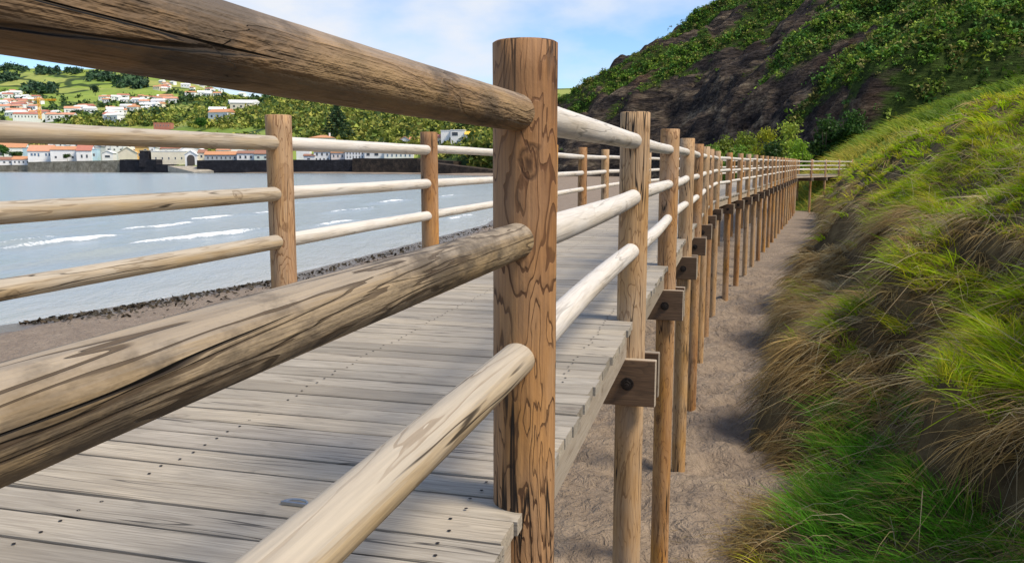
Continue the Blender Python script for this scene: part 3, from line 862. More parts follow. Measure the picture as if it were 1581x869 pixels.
# ------------------------------------------------------------------ bushes at the foot of the headland
def bush(px, top_y, hw, Yd, tone, label, name='bush', group=None, base=None, n=2600, leaf=0.17):
    r = hw / F_PX * Yd
    c = at_y(px, 250, Yd); zt = at_y(px, top_y, Yd).z
    zb = max(SAND - 0.1, back_h(np.array([c.x]), np.array([Yd]))[0][0], head_h(np.array([c.x]), np.array([float(Yd)]))[0][0]) if base is None else base
    zb = min(zb, zt - r * 0.8)
    root = empty(name, (c.x, Yd, zb)); tag(root, label, 'bush', group)
    H = zt - zb
    # stems
    bm = bmesh.new()
    for i in range(6):
        a = i * 1.05 + rng.random(); tip = Vector((math.cos(a) * r * .6, math.sin(a) * r * .6, H * .75))
        m = tip / 2; q = tip.to_track_quat('Z', 'Y').to_matrix().to_4x4()
        bmesh.ops.create_cone(bm, cap_ends=True, segments=6, radius1=0.09 * r / 2, radius2=0.02 * r / 2, depth=tip.length, matrix=Matrix.Translation(m) @ q)
    me = bpy.data.meshes.new('trunk'); bm.to_mesh(me); bm.free(); me.materials.append(M['bark'])
    obj('trunk', me, root)
    Ps, Cs = [], []
    nl = 11
    for i in range(nl):
        a = rng.random() * 6.28; rr = r * 0.62 * math.sqrt(rng.random())
        hh = H * (0.35 + 0.42 * rng.random() * (1 - (rr / r) ** 2))
        lr = r * rng.uniform(0.34, 0.5)
        if i < 2: rr, hh, lr = r * 0.12 * i, H, r * 0.5
        p, rad = clump_points((math.cos(a) * rr, math.sin(a) * rr, min(hh, H - lr * .75)), lr, n // nl, 0.85)
        p[:, 2] = np.maximum(p[:, 2], 0.05)
        tn = np.array(tone) * rng.uniform(0.75, 1.25)
        Ps.append(p); Cs.append(col_var(tn, len(p), 0.3))
    V_, Q_, C_ = leaf_quads(np.concatenate(Ps), rng.uniform(.6, 1.3, sum(len(p) for p in Ps)) * leaf * r / 2.2, np.concatenate(Cs))
    obj('crown', np_mesh('crown', V_, Q_, mat=M['leaf'], col=C_), root)
    return root
OLV, YEL, GRN, DRK, LIM = (0.20, 0.26, 0.03), (0.42, 0.44, 0.03), (0.15, 0.26, 0.03), (0.045, 0.10, 0.018), (0.26, 0.42, 0.035)
BG = 'bushes at the foot of the headland'
bush(1118, 213, 36, 104, OLV, 'low olive bush leftmost of the bushes below the dark headland', group=BG)
bush(1150, 206, 34, 101, OLV, 'olive-green bush second from the left below the dark headland', group=BG)
bush(1180, 198, 30, 96, YEL, 'yellow-green bush left of the tallest round bush', group=BG)
bush(1218, 189, 34, 94, (0.32, 0.40, 0.05), 'tallest round bright bush below the headland', group=BG)
bush(1192, 219, 30, 86, DRK, 'dark green low bush in front of the yellow-green bush', group=BG)
bush(1232, 216, 30, 84, LIM, 'lime green bush in front of the tallest round bush', group=BG)
bush(1142, 228, 40, 90, GRN, 'mid green low bush just above the receding railing', group=BG)
bush(1275, 181, 40, 103, DRK, 'dark green bush right of the tallest round bush', group=BG)
bush(1316, 172, 34, 101, (0.05, 0.12, 0.018), 'bright topped dark bush on the slope, rightmost of the bushes', group=BG)
bush(1100, 226, 26, 96, GRN, 'small green bush beside the tall left posts of the receding railing', group=BG)

# ------------------------------------------------------------------ near dune with grass
DF = np.array([(3.2, -14), (2.2, -6), (1.55, 0), (1.45, 4), (1.85, 6.9), (2.85, 9.0), (3.25, 11), (4.2, 13.5), (5.6, 17.2), (8.0, 22.6), (12.3, 33), (16.6, 45), (21, 58), (25, 72)], float)
seg = np.hypot(*np.diff(DF, axis=0).T); SA = np.concatenate([[0], np.cumsum(seg)])
def dune_foot(s):
    x = np.interp(s, SA, DF[:, 0]); y = np.interp(s, SA, DF[:, 1])
    e = 1.2
    tx = np.interp(s + e, SA, DF[:, 0]) - np.interp(s - e, SA, DF[:, 0]); ty = np.interp(s + e, SA, DF[:, 1]) - np.interp(s - e, SA, DF[:, 1])
    L = np.hypot(tx, ty) + 1e-9
    return x, y, ty / L, -tx / L               # foot point and the direction up the bank (to the right)
S_CAM = np.interp(7.0, DF[:, 1], SA)
def dune_pt(s, t):
    fx, fy, nx, ny = dune_foot(s)
    q = s - S_CAM                               # 0 at the first grass seen in the picture
    w = 0.75 * noise2(s * 0.5 + 3, s * 0) + 0.6 * noise2(s * 1.15, s * 0 + 7)
    tt = np.maximum(t + w * sstep(-.5, .4, t) * 1.2 - 0.1, t * 0.25)
    near = interp(tt, [(-1, -.3), (0, 0), (.6, .34), (1.25, .78), (1.55, .92), (1.68, 1.68), (2.2, 1.86), (2.5, 2.02), (2.62, 2.80), (3.3, 3.2), (4.2, 3.85), (5.5, 4.75), (8, 6.0), (14, 7.4), (30, 10)])
    far = interp(tt, [(-1, -.3), (0, 0), (.3, .75), (.6, 1.3), (1.3, 2.1), (1.55, 2.65), (2.2, 3.2), (3.3, 3.95), (4.5, 4.65), (5.5, 5.1), (8, 6.1), (14, 7.6), (30, 10)])
    mid = interp(tt, [(-1, -.3), (0, 0), (.25, .5), (.6, 1.0), (1.4, 1.4), (1.75, 1.6), (1.9, 2.45), (2.6, 2.95), (3.4, 3.5), (4.4, 4.15), (5.5, 4.85), (8, 6.0), (14, 7.4), (30, 10)])
    a = sstep(1.2, 4.0, q); b = sstep(8, 14, q)
    h = near * (1 - a) + mid * a; h = h * (1 - b) + far * b
    back = 1 - sstep(-6.5, -2.2, q)             # behind the viewer the bank is higher
    hb = interp(tt, [(-1, -.3), (0, 0), (1, 1.2), (2, 2.2), (3.5, 3.6), (5, 4.6), (9, 6.2), (30, 10)])
    h = h * (1 - back) + hb * back
    x = fx + nx * t; y = fy + ny * t
    h = h + sstep(0.1, 1.2, tt) * (fbm2(x * 0.45 + 2, y * 0.45, 2) * 0.4 + fbm2(x * 0.7, y * 0.7, 3) * 0.60 + fbm2(x * 2.2, y * 2.2, 2) * 0.22)
    h = h * (1 - 0.25 * sstep(38, 52, q))
    return x, y, SAND - 0.12 + h
ss = axis([(0, S_CAM - 3, 0.6), (S_CAM - 3, S_CAM + 9, 0.09), (S_CAM + 9, S_CAM + 26, 0.22), (S_CAM + 26, SA[-1] - 0.5, 0.6)])
ts = axis([(-0.8, 4.5, 0.08), (4.5, 9, 0.25), (9, 30, 1.5)])
T, S = np.meshgrid(ts, ss)
dx_, dy_, dz_ = dune_pt(S, T)
tag(obj('dune', np_mesh('dune', np.stack([dx_, dy_, dz_], -1).reshape(-1, 3), grid_faces(*T.shape)[:, ::-1], mat=M['soil'], smooth=True)), kind='structure')

def dune_grass(name, n, per, q0, q1, t0, t1, lmul, wmul, label, power=1.0):
    """tussocks: every tuft has its own colour, lean and size; its blades fan out from one root"""
    m = n // per
    s = S_CAM + q0 + (q1 - q0) * rng.random(m) ** power; t = t0 + (t1 - t0) * rng.random(m)
    e = 0.08
    x, y, z = dune_pt(s, t); x1, y1, z1 = dune_pt(s + e, t); x2, y2, z2 = dune_pt(s, t + e)
    P = np.stack([x, y, z], 1); a = np.stack([x1, y1, z1], 1) - P; b = np.stack([x2, y2, z2], 1) - P
    nr = np.cross(a, b); nr *= np.sign(nr[:, 2:3]); nr /= np.linalg.norm(nr, axis=1, keepdims=True)
    hgt = z - SAND; steep = 1 - nr[:, 2]; q = s - S_CAM
    pn = fbm2(x * 0.8, y * 0.8, 3); pn2 = fbm2(x * 2.3 + 40, y * 2.3, 2)
    scarp = sstep(0.40, 0.60, steep)
    top = sstep(2.35, 2.75, hgt + pn * 0.7)
    apron = (1 - sstep(0.7, 1.2, hgt + pn * .5)) * (1 - sstep(1.8, 4.0, q)) * sstep(0.3, 0.7, t)
    ledge = sstep(1.35, 1.7, hgt + pn * .6) * (1 - sstep(2.1, 2.5, hgt + pn * .5)) * (1 - scarp)
    gr = np.clip(np.maximum(np.maximum(top, apron), ledge * 0.8) - scarp * 0.5 * (1 - top * .8) + pn2 * 0.5 * (1 - top * .7), 0, 1)
    green = rng.random(m) < gr * 0.93
    lush = apron > 0.4
    r1 = rng.random((m, 1))
    C = np.where(green[:, None], np.where(lush[:, None], np.where(r1 < .75, [[0.13, 0.36, 0.025]], [[0.27, 0.38, 0.04]]), np.where(r1 < .68, [[0.33, 0.48, 0.01]], [[0.50, 0.50, 0.025]])),
                 np.where(r1 < 0.5, [[0.52, 0.37, 0.15]], np.where(r1 < .75, [[0.28, 0.19, 0.085]], [[0.58, 0.48, 0.28]])))
    C = C * rng.uniform(.7, 1.25, (m, 1))
    down = -b * np.sign(b[:, 2:3] + 1e-9); down /= np.linalg.norm(down, axis=1, keepdims=True)
    lean = np.stack([fbm2(x * .9 + 3, y * .9, 2), fbm2(x * .9, y * .9 + 9, 2), np.zeros(m)], 1) * 0.9 + rng.normal(size=(m, 3)) * 0.16
    up = np.array([0, 0, 1.0])
    D0 = np.where(green[:, None], up * 0.9 + nr * 0.25 + lean * .6, nr * 0.62 + up * 0.25 + lean + down * 0.1)
    B0 = np.where(green[:, None], down * 0.35 + np.array([-.30, -.05, -.22]) + lean * .4, down * 0.55 + np.array([-.1, 0, -.8]) + lean * .3)
    L0 = np.where(green, np.where(top > .5, rng.uniform(.11, .24, m), rng.uniform(.18, .38, m)), rng.uniform(.2, .5, m)) * lmul
    keep = (hgt > 0.03) & (rng.random(m) > 0.5 * scarp * (1 - top)) & (rng.random(m) > 0.45 * (pn2 < -0.12) * ~green)
    P, D0, B0, L0, C, green, nr = (v[keep] for v in (P, D0, B0, L0, C, green, nr))
    m = len(P)
    rep = lambda v: np.repeat(v, per, 0)
    k = m * per
    rn = rng.normal(size=(k, 3)); fan = rng.normal(size=(k, 3)) * 0.30
    P2 = rep(P) + rn * np.array([.045, .045, .015]) * lmul - rep(nr) * 0.02
    D = rep(D0) + fan; D /= np.linalg.norm(D, axis=1, keepdims=True)
    Bd = rep(B0) + fan * 0.35 + rng.normal(size=(k, 3)) * 0.12
    L = rep(L0) * rng.uniform(.45, 1.15, k)
    W = np.where(rep(green), rng.uniform(.007, .014, k), rng.uniform(.0055, .011, k)) * wmul
    Cc = rep(C) * rng.uniform(.7, 1.3, (k, 1))
    odd = rng.random(k) < 0.08
    Cc[odd] = np.array([0.42, 0.33, 0.15]) * rng.uniform(.7, 1.2, (odd.sum(), 1))
    return tag(obj(name, blades_mesh(name, P2, D, Bd, L, W, np.clip(Cc, 0, 1), M['blade'])), label, 'grass', kind='stuff')
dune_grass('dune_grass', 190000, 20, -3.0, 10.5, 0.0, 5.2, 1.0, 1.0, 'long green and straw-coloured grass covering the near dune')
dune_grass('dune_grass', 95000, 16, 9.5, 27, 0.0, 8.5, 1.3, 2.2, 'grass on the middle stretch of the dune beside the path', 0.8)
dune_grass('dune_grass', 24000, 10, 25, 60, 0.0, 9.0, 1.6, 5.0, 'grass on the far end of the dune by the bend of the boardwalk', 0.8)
# loose long straws sticking out of the scarps and dry tufts at the edge of the path
def straws(name, n, qs, ts, L0, L1, label, col):
    s = S_CAM + rng.uniform(*qs, n); t = rng.uniform(*ts, n); x, y, z = dune_pt(s, t)
    D = rng.normal(size=(n, 3)) * .55 + np.array([-.35, -.2, .45]); D /= np.linalg.norm(D, axis=1, keepdims=True)
    B = rng.normal(size=(n, 3)) * .25 + np.array([-.1, 0, -.75])
    tag(obj(name, blades_mesh(name, np.stack([x, y, z], 1), D, B, rng.uniform(L0, L1, n), rng.uniform(.004, .008, n), col_var(col, n, .3), M['blade'])), label, 'grass', kind='stuff')
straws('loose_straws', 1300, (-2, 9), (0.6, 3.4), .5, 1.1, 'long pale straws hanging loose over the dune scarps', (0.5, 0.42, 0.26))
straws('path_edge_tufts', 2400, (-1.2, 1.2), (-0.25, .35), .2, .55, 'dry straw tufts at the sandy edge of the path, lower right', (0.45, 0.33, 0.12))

# ------------------------------------------------------------------ far shore: hillside, fields, woods
_wl = [(-60, 400), (44, 389), (49, 386), (186, 370), (242, 362), (298, 352), (305, 350), (545, 335), (645, 318), (700, 309), (775, 300)]
WLX = np.array([-6000, -1600] + [(a - CX) / F_PX * b for a, b in _wl] + [60, 400]); WLY = np.array([1520, 780] + [b for a, b in _wl] + [300, 300])
FSX = np.array([-6000, -1600, -397, -235, -166, -103, -73, -36, -6, 60, 400]); FSY = np.array([1500, 760, 425, 388, 361, 333, 322, 303, 258, 250, 250])
def town_h(x, y):
    x = np.asarray(x, float); y = np.asarray(y, float)
    dt = (y - np.interp(x, FSX, FSY)) * 0.96
    wl = y - np.interp(x, WLX, WLY)            # behind the sea walls
    u = x / np.maximum(y, 1)
    l = interp(dt, [(-200, -9), (0, -4.1), (9, -1.2), (30, -0.3), (60, 3), (140, 9), (300, 30), (440, 52), (1000, 132), (1700, 262), (2100, 280), (3200, 200)])
    r = interp(dt, [(-200, -9), (0, -4.1), (9, -0.6), (30, 1.0), (60, 8), (120, 20), (300, 47), (500, 68), (900, 95), (2000, 110), (3200, 90)])
    w = sstep(-0.47, -0.24, u)
    n = fbm2(x * 0.004, y * 0.004, 4) * np.clip(dt - 150, 0, 500) * 0.075 + fbm2(x * 0.02, y * 0.02, 3) * np.clip((dt - 60) / 60, 0, 4)
    return np.where(wl < 4.0, -9.0, np.maximum(l * (1 - w) + r * w + n, -1.6))
def cast(px, py, y0=255.0, y1=4200.0):
    """ground points of the far hillside seen at photo pixels"""
    px = np.atleast_1d(np.asarray(px, float)); py = np.atleast_1d(np.asarray(py, float))
    a = (px - CX) / F_PX; b = (CY - py) / F_PX
    ry = _c + b * _s; rx = a / ry; rz = (-_s + b * _c) / ry
    yy = np.full(px.shape, y0); done = np.zeros(px.shape, bool); out = np.full(px.shape, y1)
    for s in np.geomspace(y0, y1, 700):
        hit = (~done) & (rz * s <= town_h(rx * s, s))
        out[hit] = s; done |= hit
    return np.stack([rx * out, out, rz * out], 1), done
xs = axis([(-6000, -2400, 300), (-2400, -700, 30), (-700, -240, 10), (-240, 20, 5), (20, 400, 40)])
ys = axis([(245, 420, 1.5), (420, 900, 10), (900, 2600, 25), (2600, 6000, 300)])
X, Y = np.meshgrid(xs, ys); Z = town_h(X, Y)
def field_mat():
    t = NT('fields'); v = t.coord((1, 1, 1), 'Object', False)
    wv = t.n('TexNoise'); wv.inputs['Scale'].default_value = 0.006; t.l(v, wv.inputs['Vector'])
    ad = t.n('VectorMath', operation='MULTIPLY_ADD'); ad.inputs[1].default_value = (90, 90, 0)
    t.l(wv.outputs['Color'], ad.inputs[0]); t.l(v, ad.inputs[2])
    mp = t.n('Mapping'); mp.inputs['Scale'].default_value = (0.0075, 0.0045, 0.0); mp.inputs['Rotation'].default_value = (0, 0, 0.35); t.l(ad.outputs[0], mp.inputs['Vector'])
    vo = t.n('TexVoronoi'); vo.inputs['Scale'].default_value = 1.0; t.l(mp.outputs[0], vo.inputs['Vector'])
    ve = t.n('TexVoronoi', feature='DISTANCE_TO_EDGE'); ve.inputs['Scale'].default_value = 1.0; t.l(mp.outputs[0], ve.inputs['Vector'])
    sx = t.n('SeparateColor'); t.l(vo.outputs['Color'], sx.inputs[0])
    c = t.ramp(sx.outputs[0], [(0.0, (0.17, 0.25, 0.045)), (0.3, (0.27, 0.32, 0.06)), (0.55, (0.21, 0.29, 0.06)), (0.8, (0.33, 0.33, 0.10)), (1.0, (0.16, 0.27, 0.05))])
    n = t.noise(v, 0.03, 6, 0.65)
    c = t.mix(t.ramp(n, [(0.38, 0.5), (0.55, 0.0)]), c, (0.10, 0.17, 0.035))
    c = t.mix(t.ramp(ve.outputs['Distance'], [(0.0, 1.0), (0.022, 0.9), (0.035, 0.0)]), c, (0.035, 0.06, 0.022))
    return t.set(c, 0.95, 0.1)
M['fields'] = field_mat()
tag(obj('hillside', np_mesh('hillside', np.stack([X, Y, Z], -1).reshape(-1, 3), grid_faces(*X.shape), mat=M['fields'], smooth=True)), kind='structure')

def far_foliage(name, boxes, label, cat, size, k, quad, tones):
    bx = np.concatenate([rng.uniform(x0, x1, n) for x0, x1, y0, y1, n in boxes]); by = np.concatenate([rng.uniform(y0, y1, n) for x0, x1, y0, y1, n in boxes])
    P, ok = cast(bx, by); P = P[ok]
    r = size * rng.uniform(.6, 1.3, len(P)) * (0.55 + 0.45 * np.minimum(1.0, P[:, 1] / 900))
    P[:, 2] += r * .45
    p, sz, cc = clumps(P, r, k, 1.0, tones, quad)
    V_, Q_, C_ = leaf_quads(p, sz, cc, up=0.2, tri=True)
    return tag(obj(name, np_mesh(name, V_, tris=Q_, mat=M['far_leaf'], col=C_)), label, cat, kind='stuff')
far_foliage('far_wood', [(0, 42, 95, 111, 200), (58, 92, 101, 116, 170), (0, 24, 118, 127, 70), (36, 82, 134, 145, 120), (100, 125, 106, 116, 40), (135, 175, 114, 127, 100), (175, 225, 120, 138, 110)],
            'dark woods on the high fields across the bay', 'wood', 7.5, 14, 0.5, [(0.045, 0.09, 0.045), (0.06, 0.12, 0.05), (0.035, 0.075, 0.045)])
far_foliage('far_scrub', [(95, 260, 182, 196, 260), (205, 420, 172, 196, 520), (300, 480, 152, 200, 850), (440, 660, 165, 214, 2600), (660, 790, 185, 205, 600), (730, 790, 205, 262, 420), (655, 735, 206, 246, 130), (440, 650, 214, 232, 320), (200, 260, 150, 170, 120), (0, 60, 140, 160, 60), (150, 400, 215, 236, 260), (0, 150, 222, 236, 70)],
            'yellow-green scrub on the hillside behind the waterfront', 'scrub', 3.6, 14, 0.42, [(0.24, 0.28, 0.05), (0.34, 0.33, 0.07), (0.14, 0.20, 0.035), (0.28, 0.31, 0.05), (0.07, 0.12, 0.03)])
far_foliage('hedgerows', [(0, 230, 148, 165, 60), (120, 260, 160, 185, 110), (0, 120, 165, 190, 70), (260, 420, 140, 165, 160)],
            'hedges and small trees between the far fields and houses', 'hedges', 4.0, 12, 0.55, [(0.04, 0.085, 0.03), (0.06, 0.11, 0.03)])

# ------------------------------------------------------------------ buildings of the waterfront
def wallmat(name, c): M[name] = plain(name, c, 0.8, 0.06, 0.7)
for nm, c in (('w_white', (0.80, 0.80, 0.79)), ('w_cream', (0.72, 0.66, 0.52)), ('w_blue', (0.45, 0.62, 0.70)), ('w_grey', (0.42, 0.45, 0.47)), ('w_pink', (0.76, 0.68, 0.64)), ('w_green', (0.62, 0.70, 0.64)),
              ('w_ochre', (0.72, 0.46, 0.16)), ('r_orange', (0.54, 0.26, 0.13)), ('r_salmon', (0.60, 0.29, 0.18)), ('r_red', (0.44, 0.17, 0.12)), ('r_brown', (0.30, 0.15, 0.10)), ('r_grey', (0.22, 0.23, 0.24)),
              ('glass', (0.05, 0.065, 0.085)), ('glass_blue', (0.10, 0.17, 0.28)), ('trim', (0.62, 0.61, 0.58)), ('w_yellow', (0.80, 0.52, 0.06)), ('door_dark', (0.07, 0.06, 0.055))):
    wallmat(nm, c)
def stone_mat(name, a, b, c, sc):
    t = NT(name); v = t.coord((1, 1, 1))
    vo = t.n('TexVoronoi', feature='DISTANCE_TO_EDGE'); vo.inputs['Scale'].default_value = sc; t.l(v, vo.inputs['Vector'])
    n = t.noise(v, 0.5, 6, 0.7); n2 = t.noise(v, 2.5, 4, 0.6)
    k = t.ramp(n, [(0.32, a), (0.5, b), (0.68, c)])
    k = t.mix(t.ramp(n2, [(0.35, 0.5), (0.6, 0.0)]), k, tuple(x * .5 for x in a))
    t.bump(t.math('ADD', vo.outputs['Distance'], n2), 0.8, 0.15)
    return t.set(k, 0.92, 0.15)
M['s_pale'] = stone_mat('weathered_wall_stone', (0.13, 0.115, 0.085), (0.25, 0.225, 0.17), (0.38, 0.345, 0.27), 1.2)
M['s_black'] = stone_mat('basalt_wall_stone', (0.014, 0.014, 0.018), (0.024, 0.024, 0.029), (0.042, 0.042, 0.05), 1.2)
M['s_brown'] = stone_mat('rubble_wall_stone', (0.028, 0.023, 0.02), (0.06, 0.046, 0.035), (0.12, 0.085, 0.06), 1.0)
M['ramp'] = stone_mat('concrete_ramp', (0.34, 0.30, 0.24), (0.42, 0.38, 0.31), (0.48, 0.43, 0.36), 0.8)

def boxv(x0, x1, y0, y1, z0, z1):
    return [(x0, y0, z0), (x1, y0, z0), (x1, y1, z0), (x0, y1, z0), (x0, y0, z1), (x1, y0, z1), (x1, y1, z1), (x0, y1, z1)]
BOXF = [(0, 3, 2, 1), (4, 5, 6, 7), (0, 1, 5, 4), (1, 2, 6, 5), (2, 3, 7, 6), (3, 0, 4, 7)]
def add_box(V, Fc, *a):
    b = len(V); V += boxv(*a); Fc += [tuple(i + b for i in f) for f in BOXF]
def house(x0, x1, yr, ye, yb, Yd, roof, wall, roofc, wins, label, dep=9.0, turn=0.0, sink=5.0, cat='house', name='house', group='houses of the waterfront', pane='glass', door=None, skirt=0.35):
    """x0,x1: facade columns; yr ridge, ye eaves, yb foot rows in the photo; roof: side (ridge along the facade), front (gable to us), flat, hip"""
    A = at_y(x0, yb, Yd); B = at_y(x1, yb, Yd)
    w = (B - A).length; c = (A + B) / 2
    he = at_y((x0 + x1) / 2, ye, Yd).z - c.z; hr = max(at_y((x0 + x1) / 2, yr, Yd).z - c.z, he + 0.05)
    root = empty(name, c, turn + math.atan2(-c.x, c.y) * 0.5); tag(root, label, cat, group)
    V = []; Fc = []
    add_box(V, Fc, -w / 2, w / 2, 0, dep, -sink, he)
    o = 0.3
    if roof == 'front':
        b = len(V); V += [(-w / 2, 0, he), (w / 2, 0, he), (0, 0, hr), (-w / 2, dep, he), (w / 2, dep, he), (0, dep, hr)]
        Fc += [(b, b + 1, b + 2), (b + 5, b + 4, b + 3), (b, b + 2, b + 5, b + 3), (b + 1, b + 4, b + 5, b + 2)]
    elif roof == 'side':
        b = len(V); V += [(-w / 2, 0, he), (-w / 2, dep, he), (-w / 2, dep / 2, hr), (w / 2, 0, he), (w / 2, dep, he), (w / 2, dep / 2, hr)]
        Fc += [(b + 1, b, b + 2), (b + 3, b + 4, b + 5), (b, b + 3, b + 5, b + 2), (b + 1, b + 2, b + 5, b + 4)]
    obj('wall', mesh('wall', V, Fc, [M[wall]]), root)
    V = []; Fc = []; th = 0.22
    def slab(p):
        b = len(V); V.extend(p); V.extend([(q[0], q[1], q[2] + th) for q in p])
        Fc.extend([(b + 3, b + 2, b + 1, b), (b + 4, b + 5, b + 6, b + 7), (b, b + 1, b + 5, b + 4), (b + 1, b + 2, b + 6, b + 5), (b + 2, b + 3, b + 7, b + 6), (b + 3, b, b + 4, b + 7)])
    if roof == 'front':
        k = (hr - he) / (w / 2)
        slab([(-w / 2 - o, -skirt, he - o * k + .02), (0, -skirt, hr + .02), (0, dep + skirt, hr + .02), (-w / 2 - o, dep + skirt, he - o * k + .02)])
        slab([(0, -skirt, hr + .02), (w / 2 + o, -skirt, he - o * k + .02), (w / 2 + o, dep + skirt, he - o * k + .02), (0, dep + skirt, hr + .02)])
    elif roof == 'side':
        k = (hr - he) / (dep / 2)
        slab([(-w / 2 - .2, -o, he - o * k + .02), (w / 2 + .2, -o, he - o * k + .02), (w / 2 + .2, dep / 2, hr + .02), (-w / 2 - .2, dep / 2, hr + .02)])
        slab([(-w / 2 - .2, dep / 2, hr + .02), (w / 2 + .2, dep / 2, hr + .02), (w / 2 + .2, dep + o, he - o * k + .02), (-w / 2 - .2, dep + o, he - o * k + .02)])
    elif roof == 'hip':
        i = min(w, dep) * .45
        b = len(V); V += [(-w / 2 - o, -o, he + .02), (w / 2 + o, -o, he + .02), (w / 2 + o, dep + o, he + .02), (-w / 2 - o, dep + o, he + .02), (-w / 2 + i, dep / 2, hr), (w / 2 - i, dep / 2, hr)]
        Fc += [(b, b + 1, b + 5, b + 4), (b + 1, b + 2, b + 5), (b + 2, b + 3, b + 4, b + 5), (b + 3, b, b + 4), (b + 3, b + 2, b + 1, b)]
    else:
        add_box(V, Fc, -w / 2 - .12, w / 2 + .12, -.12, dep + .12, he + .01, he + .3)
    if roofc:
        r = obj('roof', mesh('roof', V, Fc, [M[roofc]]), root)
        if roof in ('side', 'hip') and w > 9 and he > 2.5:
            V = []; Fc = []; add_box(V, Fc, w * .22, w * .22 + .7, dep * .5 + .3, dep * .5 + 1.0, he, hr + 1.0)
            obj('chimney', mesh('chimney', V, Fc, [M['w_white']]), r)
    for wd in wins or []:
        if wd[0] == 'grid':
            _, n, z0, z1, fr, m0, m1 = wd
            lst = []
            for i in range(n):
                xc = m0 + (m1 - m0) * (i + .5) / n; hw_ = (m1 - m0) / n * fr / 2
                lst.append((xc - hw_, xc + hw_, z0, z1))
        else: lst = [wd]
        for (fa, fb, z0, z1) in lst:
            xa, xb = -w / 2 + fa * w, -w / 2 + fb * w; za, zb = z0 * he, z1 * he
            V = []; Fc = []; add_box(V, Fc, xa, xb, -0.06, 0.05, za, zb)
            f = obj('window', mesh('window', V, Fc, [M['trim']]), root)
            V = []; Fc = []; m = min(.12, (xb - xa) * .12); add_box(V, Fc, xa + m, xb - m, -0.075, 0.0, za + m, zb - m)
            obj('pane', mesh('pane', V, Fc, [M[pane]]), f)
    if door:
        V = []; Fc = []; add_box(V, Fc, -w / 2 + door[0] * w, -w / 2 + door[1] * w, -.07, .05, 0, door[2] * he); obj('door', mesh('door', V, Fc, [M['door_dark']]), root)
    return root
G = lambda n, z0=.35, z1=.75, fr=.45, m0=.04, m1=.96: ('grid', n, z0, z1, fr, m0, m1)
# left stretch of the waterfront
house(-6, 20, 243, 247, 255, 396, 'side', 'w_white', 'r_brown', [G(3)], 'low white cottage with brown roof at the left end of the sea wall', 7)
house(20.5, 46, 242, 246.5, 255, 394, 'side', 'w_white', 'r_orange', [G(4)], 'low white cottage with bright orange roof on the sea wall beside the long white house', 7)
house(-4, 38, 221.5, 228, 244, 425, 'side', 'w_white', 'r_orange', [G(3, .2, .55)], 'white house with orange roof behind the tree at the left edge', 9)
house(36.5, 46, 228, 229, 246, 412, 'flat', 'w_blue', 'r_grey', None, 'narrow blue-grey house between the orange roofs at the left', 7)
house(45.5, 80, 224.5, 233.5, 250.5, 388, 'side', 'w_white', 'r_salmon', [G(2, .56, .82, .8, .1, .36), (.40, .48, .5, .82), (.70, .79, .55, .82), (.84, .93, .55, .82)], 'large long white waterfront house with salmon tiled roof', 10, pane='glass_blue')
house(80.5, 119, 226.5, 231.5, 250.5, 387, 'side', 'w_white', 'r_orange', [G(3, .3, .5, .3)], 'white wing with orange-red roof joined to the long salmon-roofed house', 9)
house(119.5, 141, 224.5, 232.5, 248, 385, 'side', 'w_white', 'r_red', [(.28, .42, .25, .6), (.62, .76, .25, .6)], 'white house with bright red roof right of the long white house', 8)
house(141.5, 149.5, 230, 231, 246, 387, 'flat', 'w_blue', 'w_blue', [(.3, .7, .3, .6)], 'small light blue house beside the red roof', 7)
house(135, 156, 218, 226, 244, 402, 'front', 'w_grey', 'r_grey', [G(2, .5, .75)], 'grey gabled house behind the small light blue house', 9)
house(158.5, 174, 233, 236.5, 245.5, 386, 'front', 'w_white', 'w_white', [(.25, .75, .2, .65)], 'small white garage building with one wide window', 7)
house(184, 211, 227.5, 236, 247.5, 382, 'front', 'w_cream', 'w_cream', None, 'broad cream gabled house above the dark end of the sea wall', 10)
for i, (a, b, yr) in enumerate(((79, 90, 214.5), (88, 101, 215), (110, 128, 215.5), (155, 172, 217), (172, 192, 217.5), (191, 211, 217.5))):
    house(a, b, yr, yr + 8, 236, 420 - i, 'front', 'w_white', 'w_white', [(.42, .58, .82, 1.0), G(2, .35, .6, .3)], ('white gabled house leftmost of the gable row behind the long house', 'white gabled house second of the gable row behind the long house', 'white gabled house third of the row, beside the grey gable', 'white gabled house fourth of the row, right of the grey gable', 'white gabled house fifth of the row, above the garage', 'white gabled house last of the row, above the cream gable')[i], 12)
# middle: bastion and gate
house(210, 231, 222.5, 227, 243, 384, 'side', 'w_ochre', 'r_orange', [(.2, .4, .1, .4), (.6, .8, .5, .8)], 'ochre house with orange roof behind the dark bastion', 9)
house(231, 240, 221.5, 227, 240, 380, 'front', 'w_white', 'w_white', [(.4, .6, .5, .8)], 'narrow white gable right of the ochre house', 9)
house(236, 287, 233.5, 234.3, 256, 366, 'flat', 'w_cream', 'w_white', [G(5, .45, .62, .22)], 'long sunlit pale warehouse front with ochre stains beside the arched gate', 8)
house(240, 296, 225.5, 229.5, 240, 392, 'side', 'w_white', 'r_red', [G(5, .3, .7, .25)], 'long white building with red roof behind the pale warehouse', 10)
house(278, 312, 223, 232, 250, 376, 'front', 'w_white', 'w_white', None, 'wide white gable above the arched gate', 10)
gate = house(286.5, 304, 233, 239, 256.3, 358, 'front', 'w_white', 'w_white', None, 'white gatehouse with dark arched doorway by the ramp', 6)
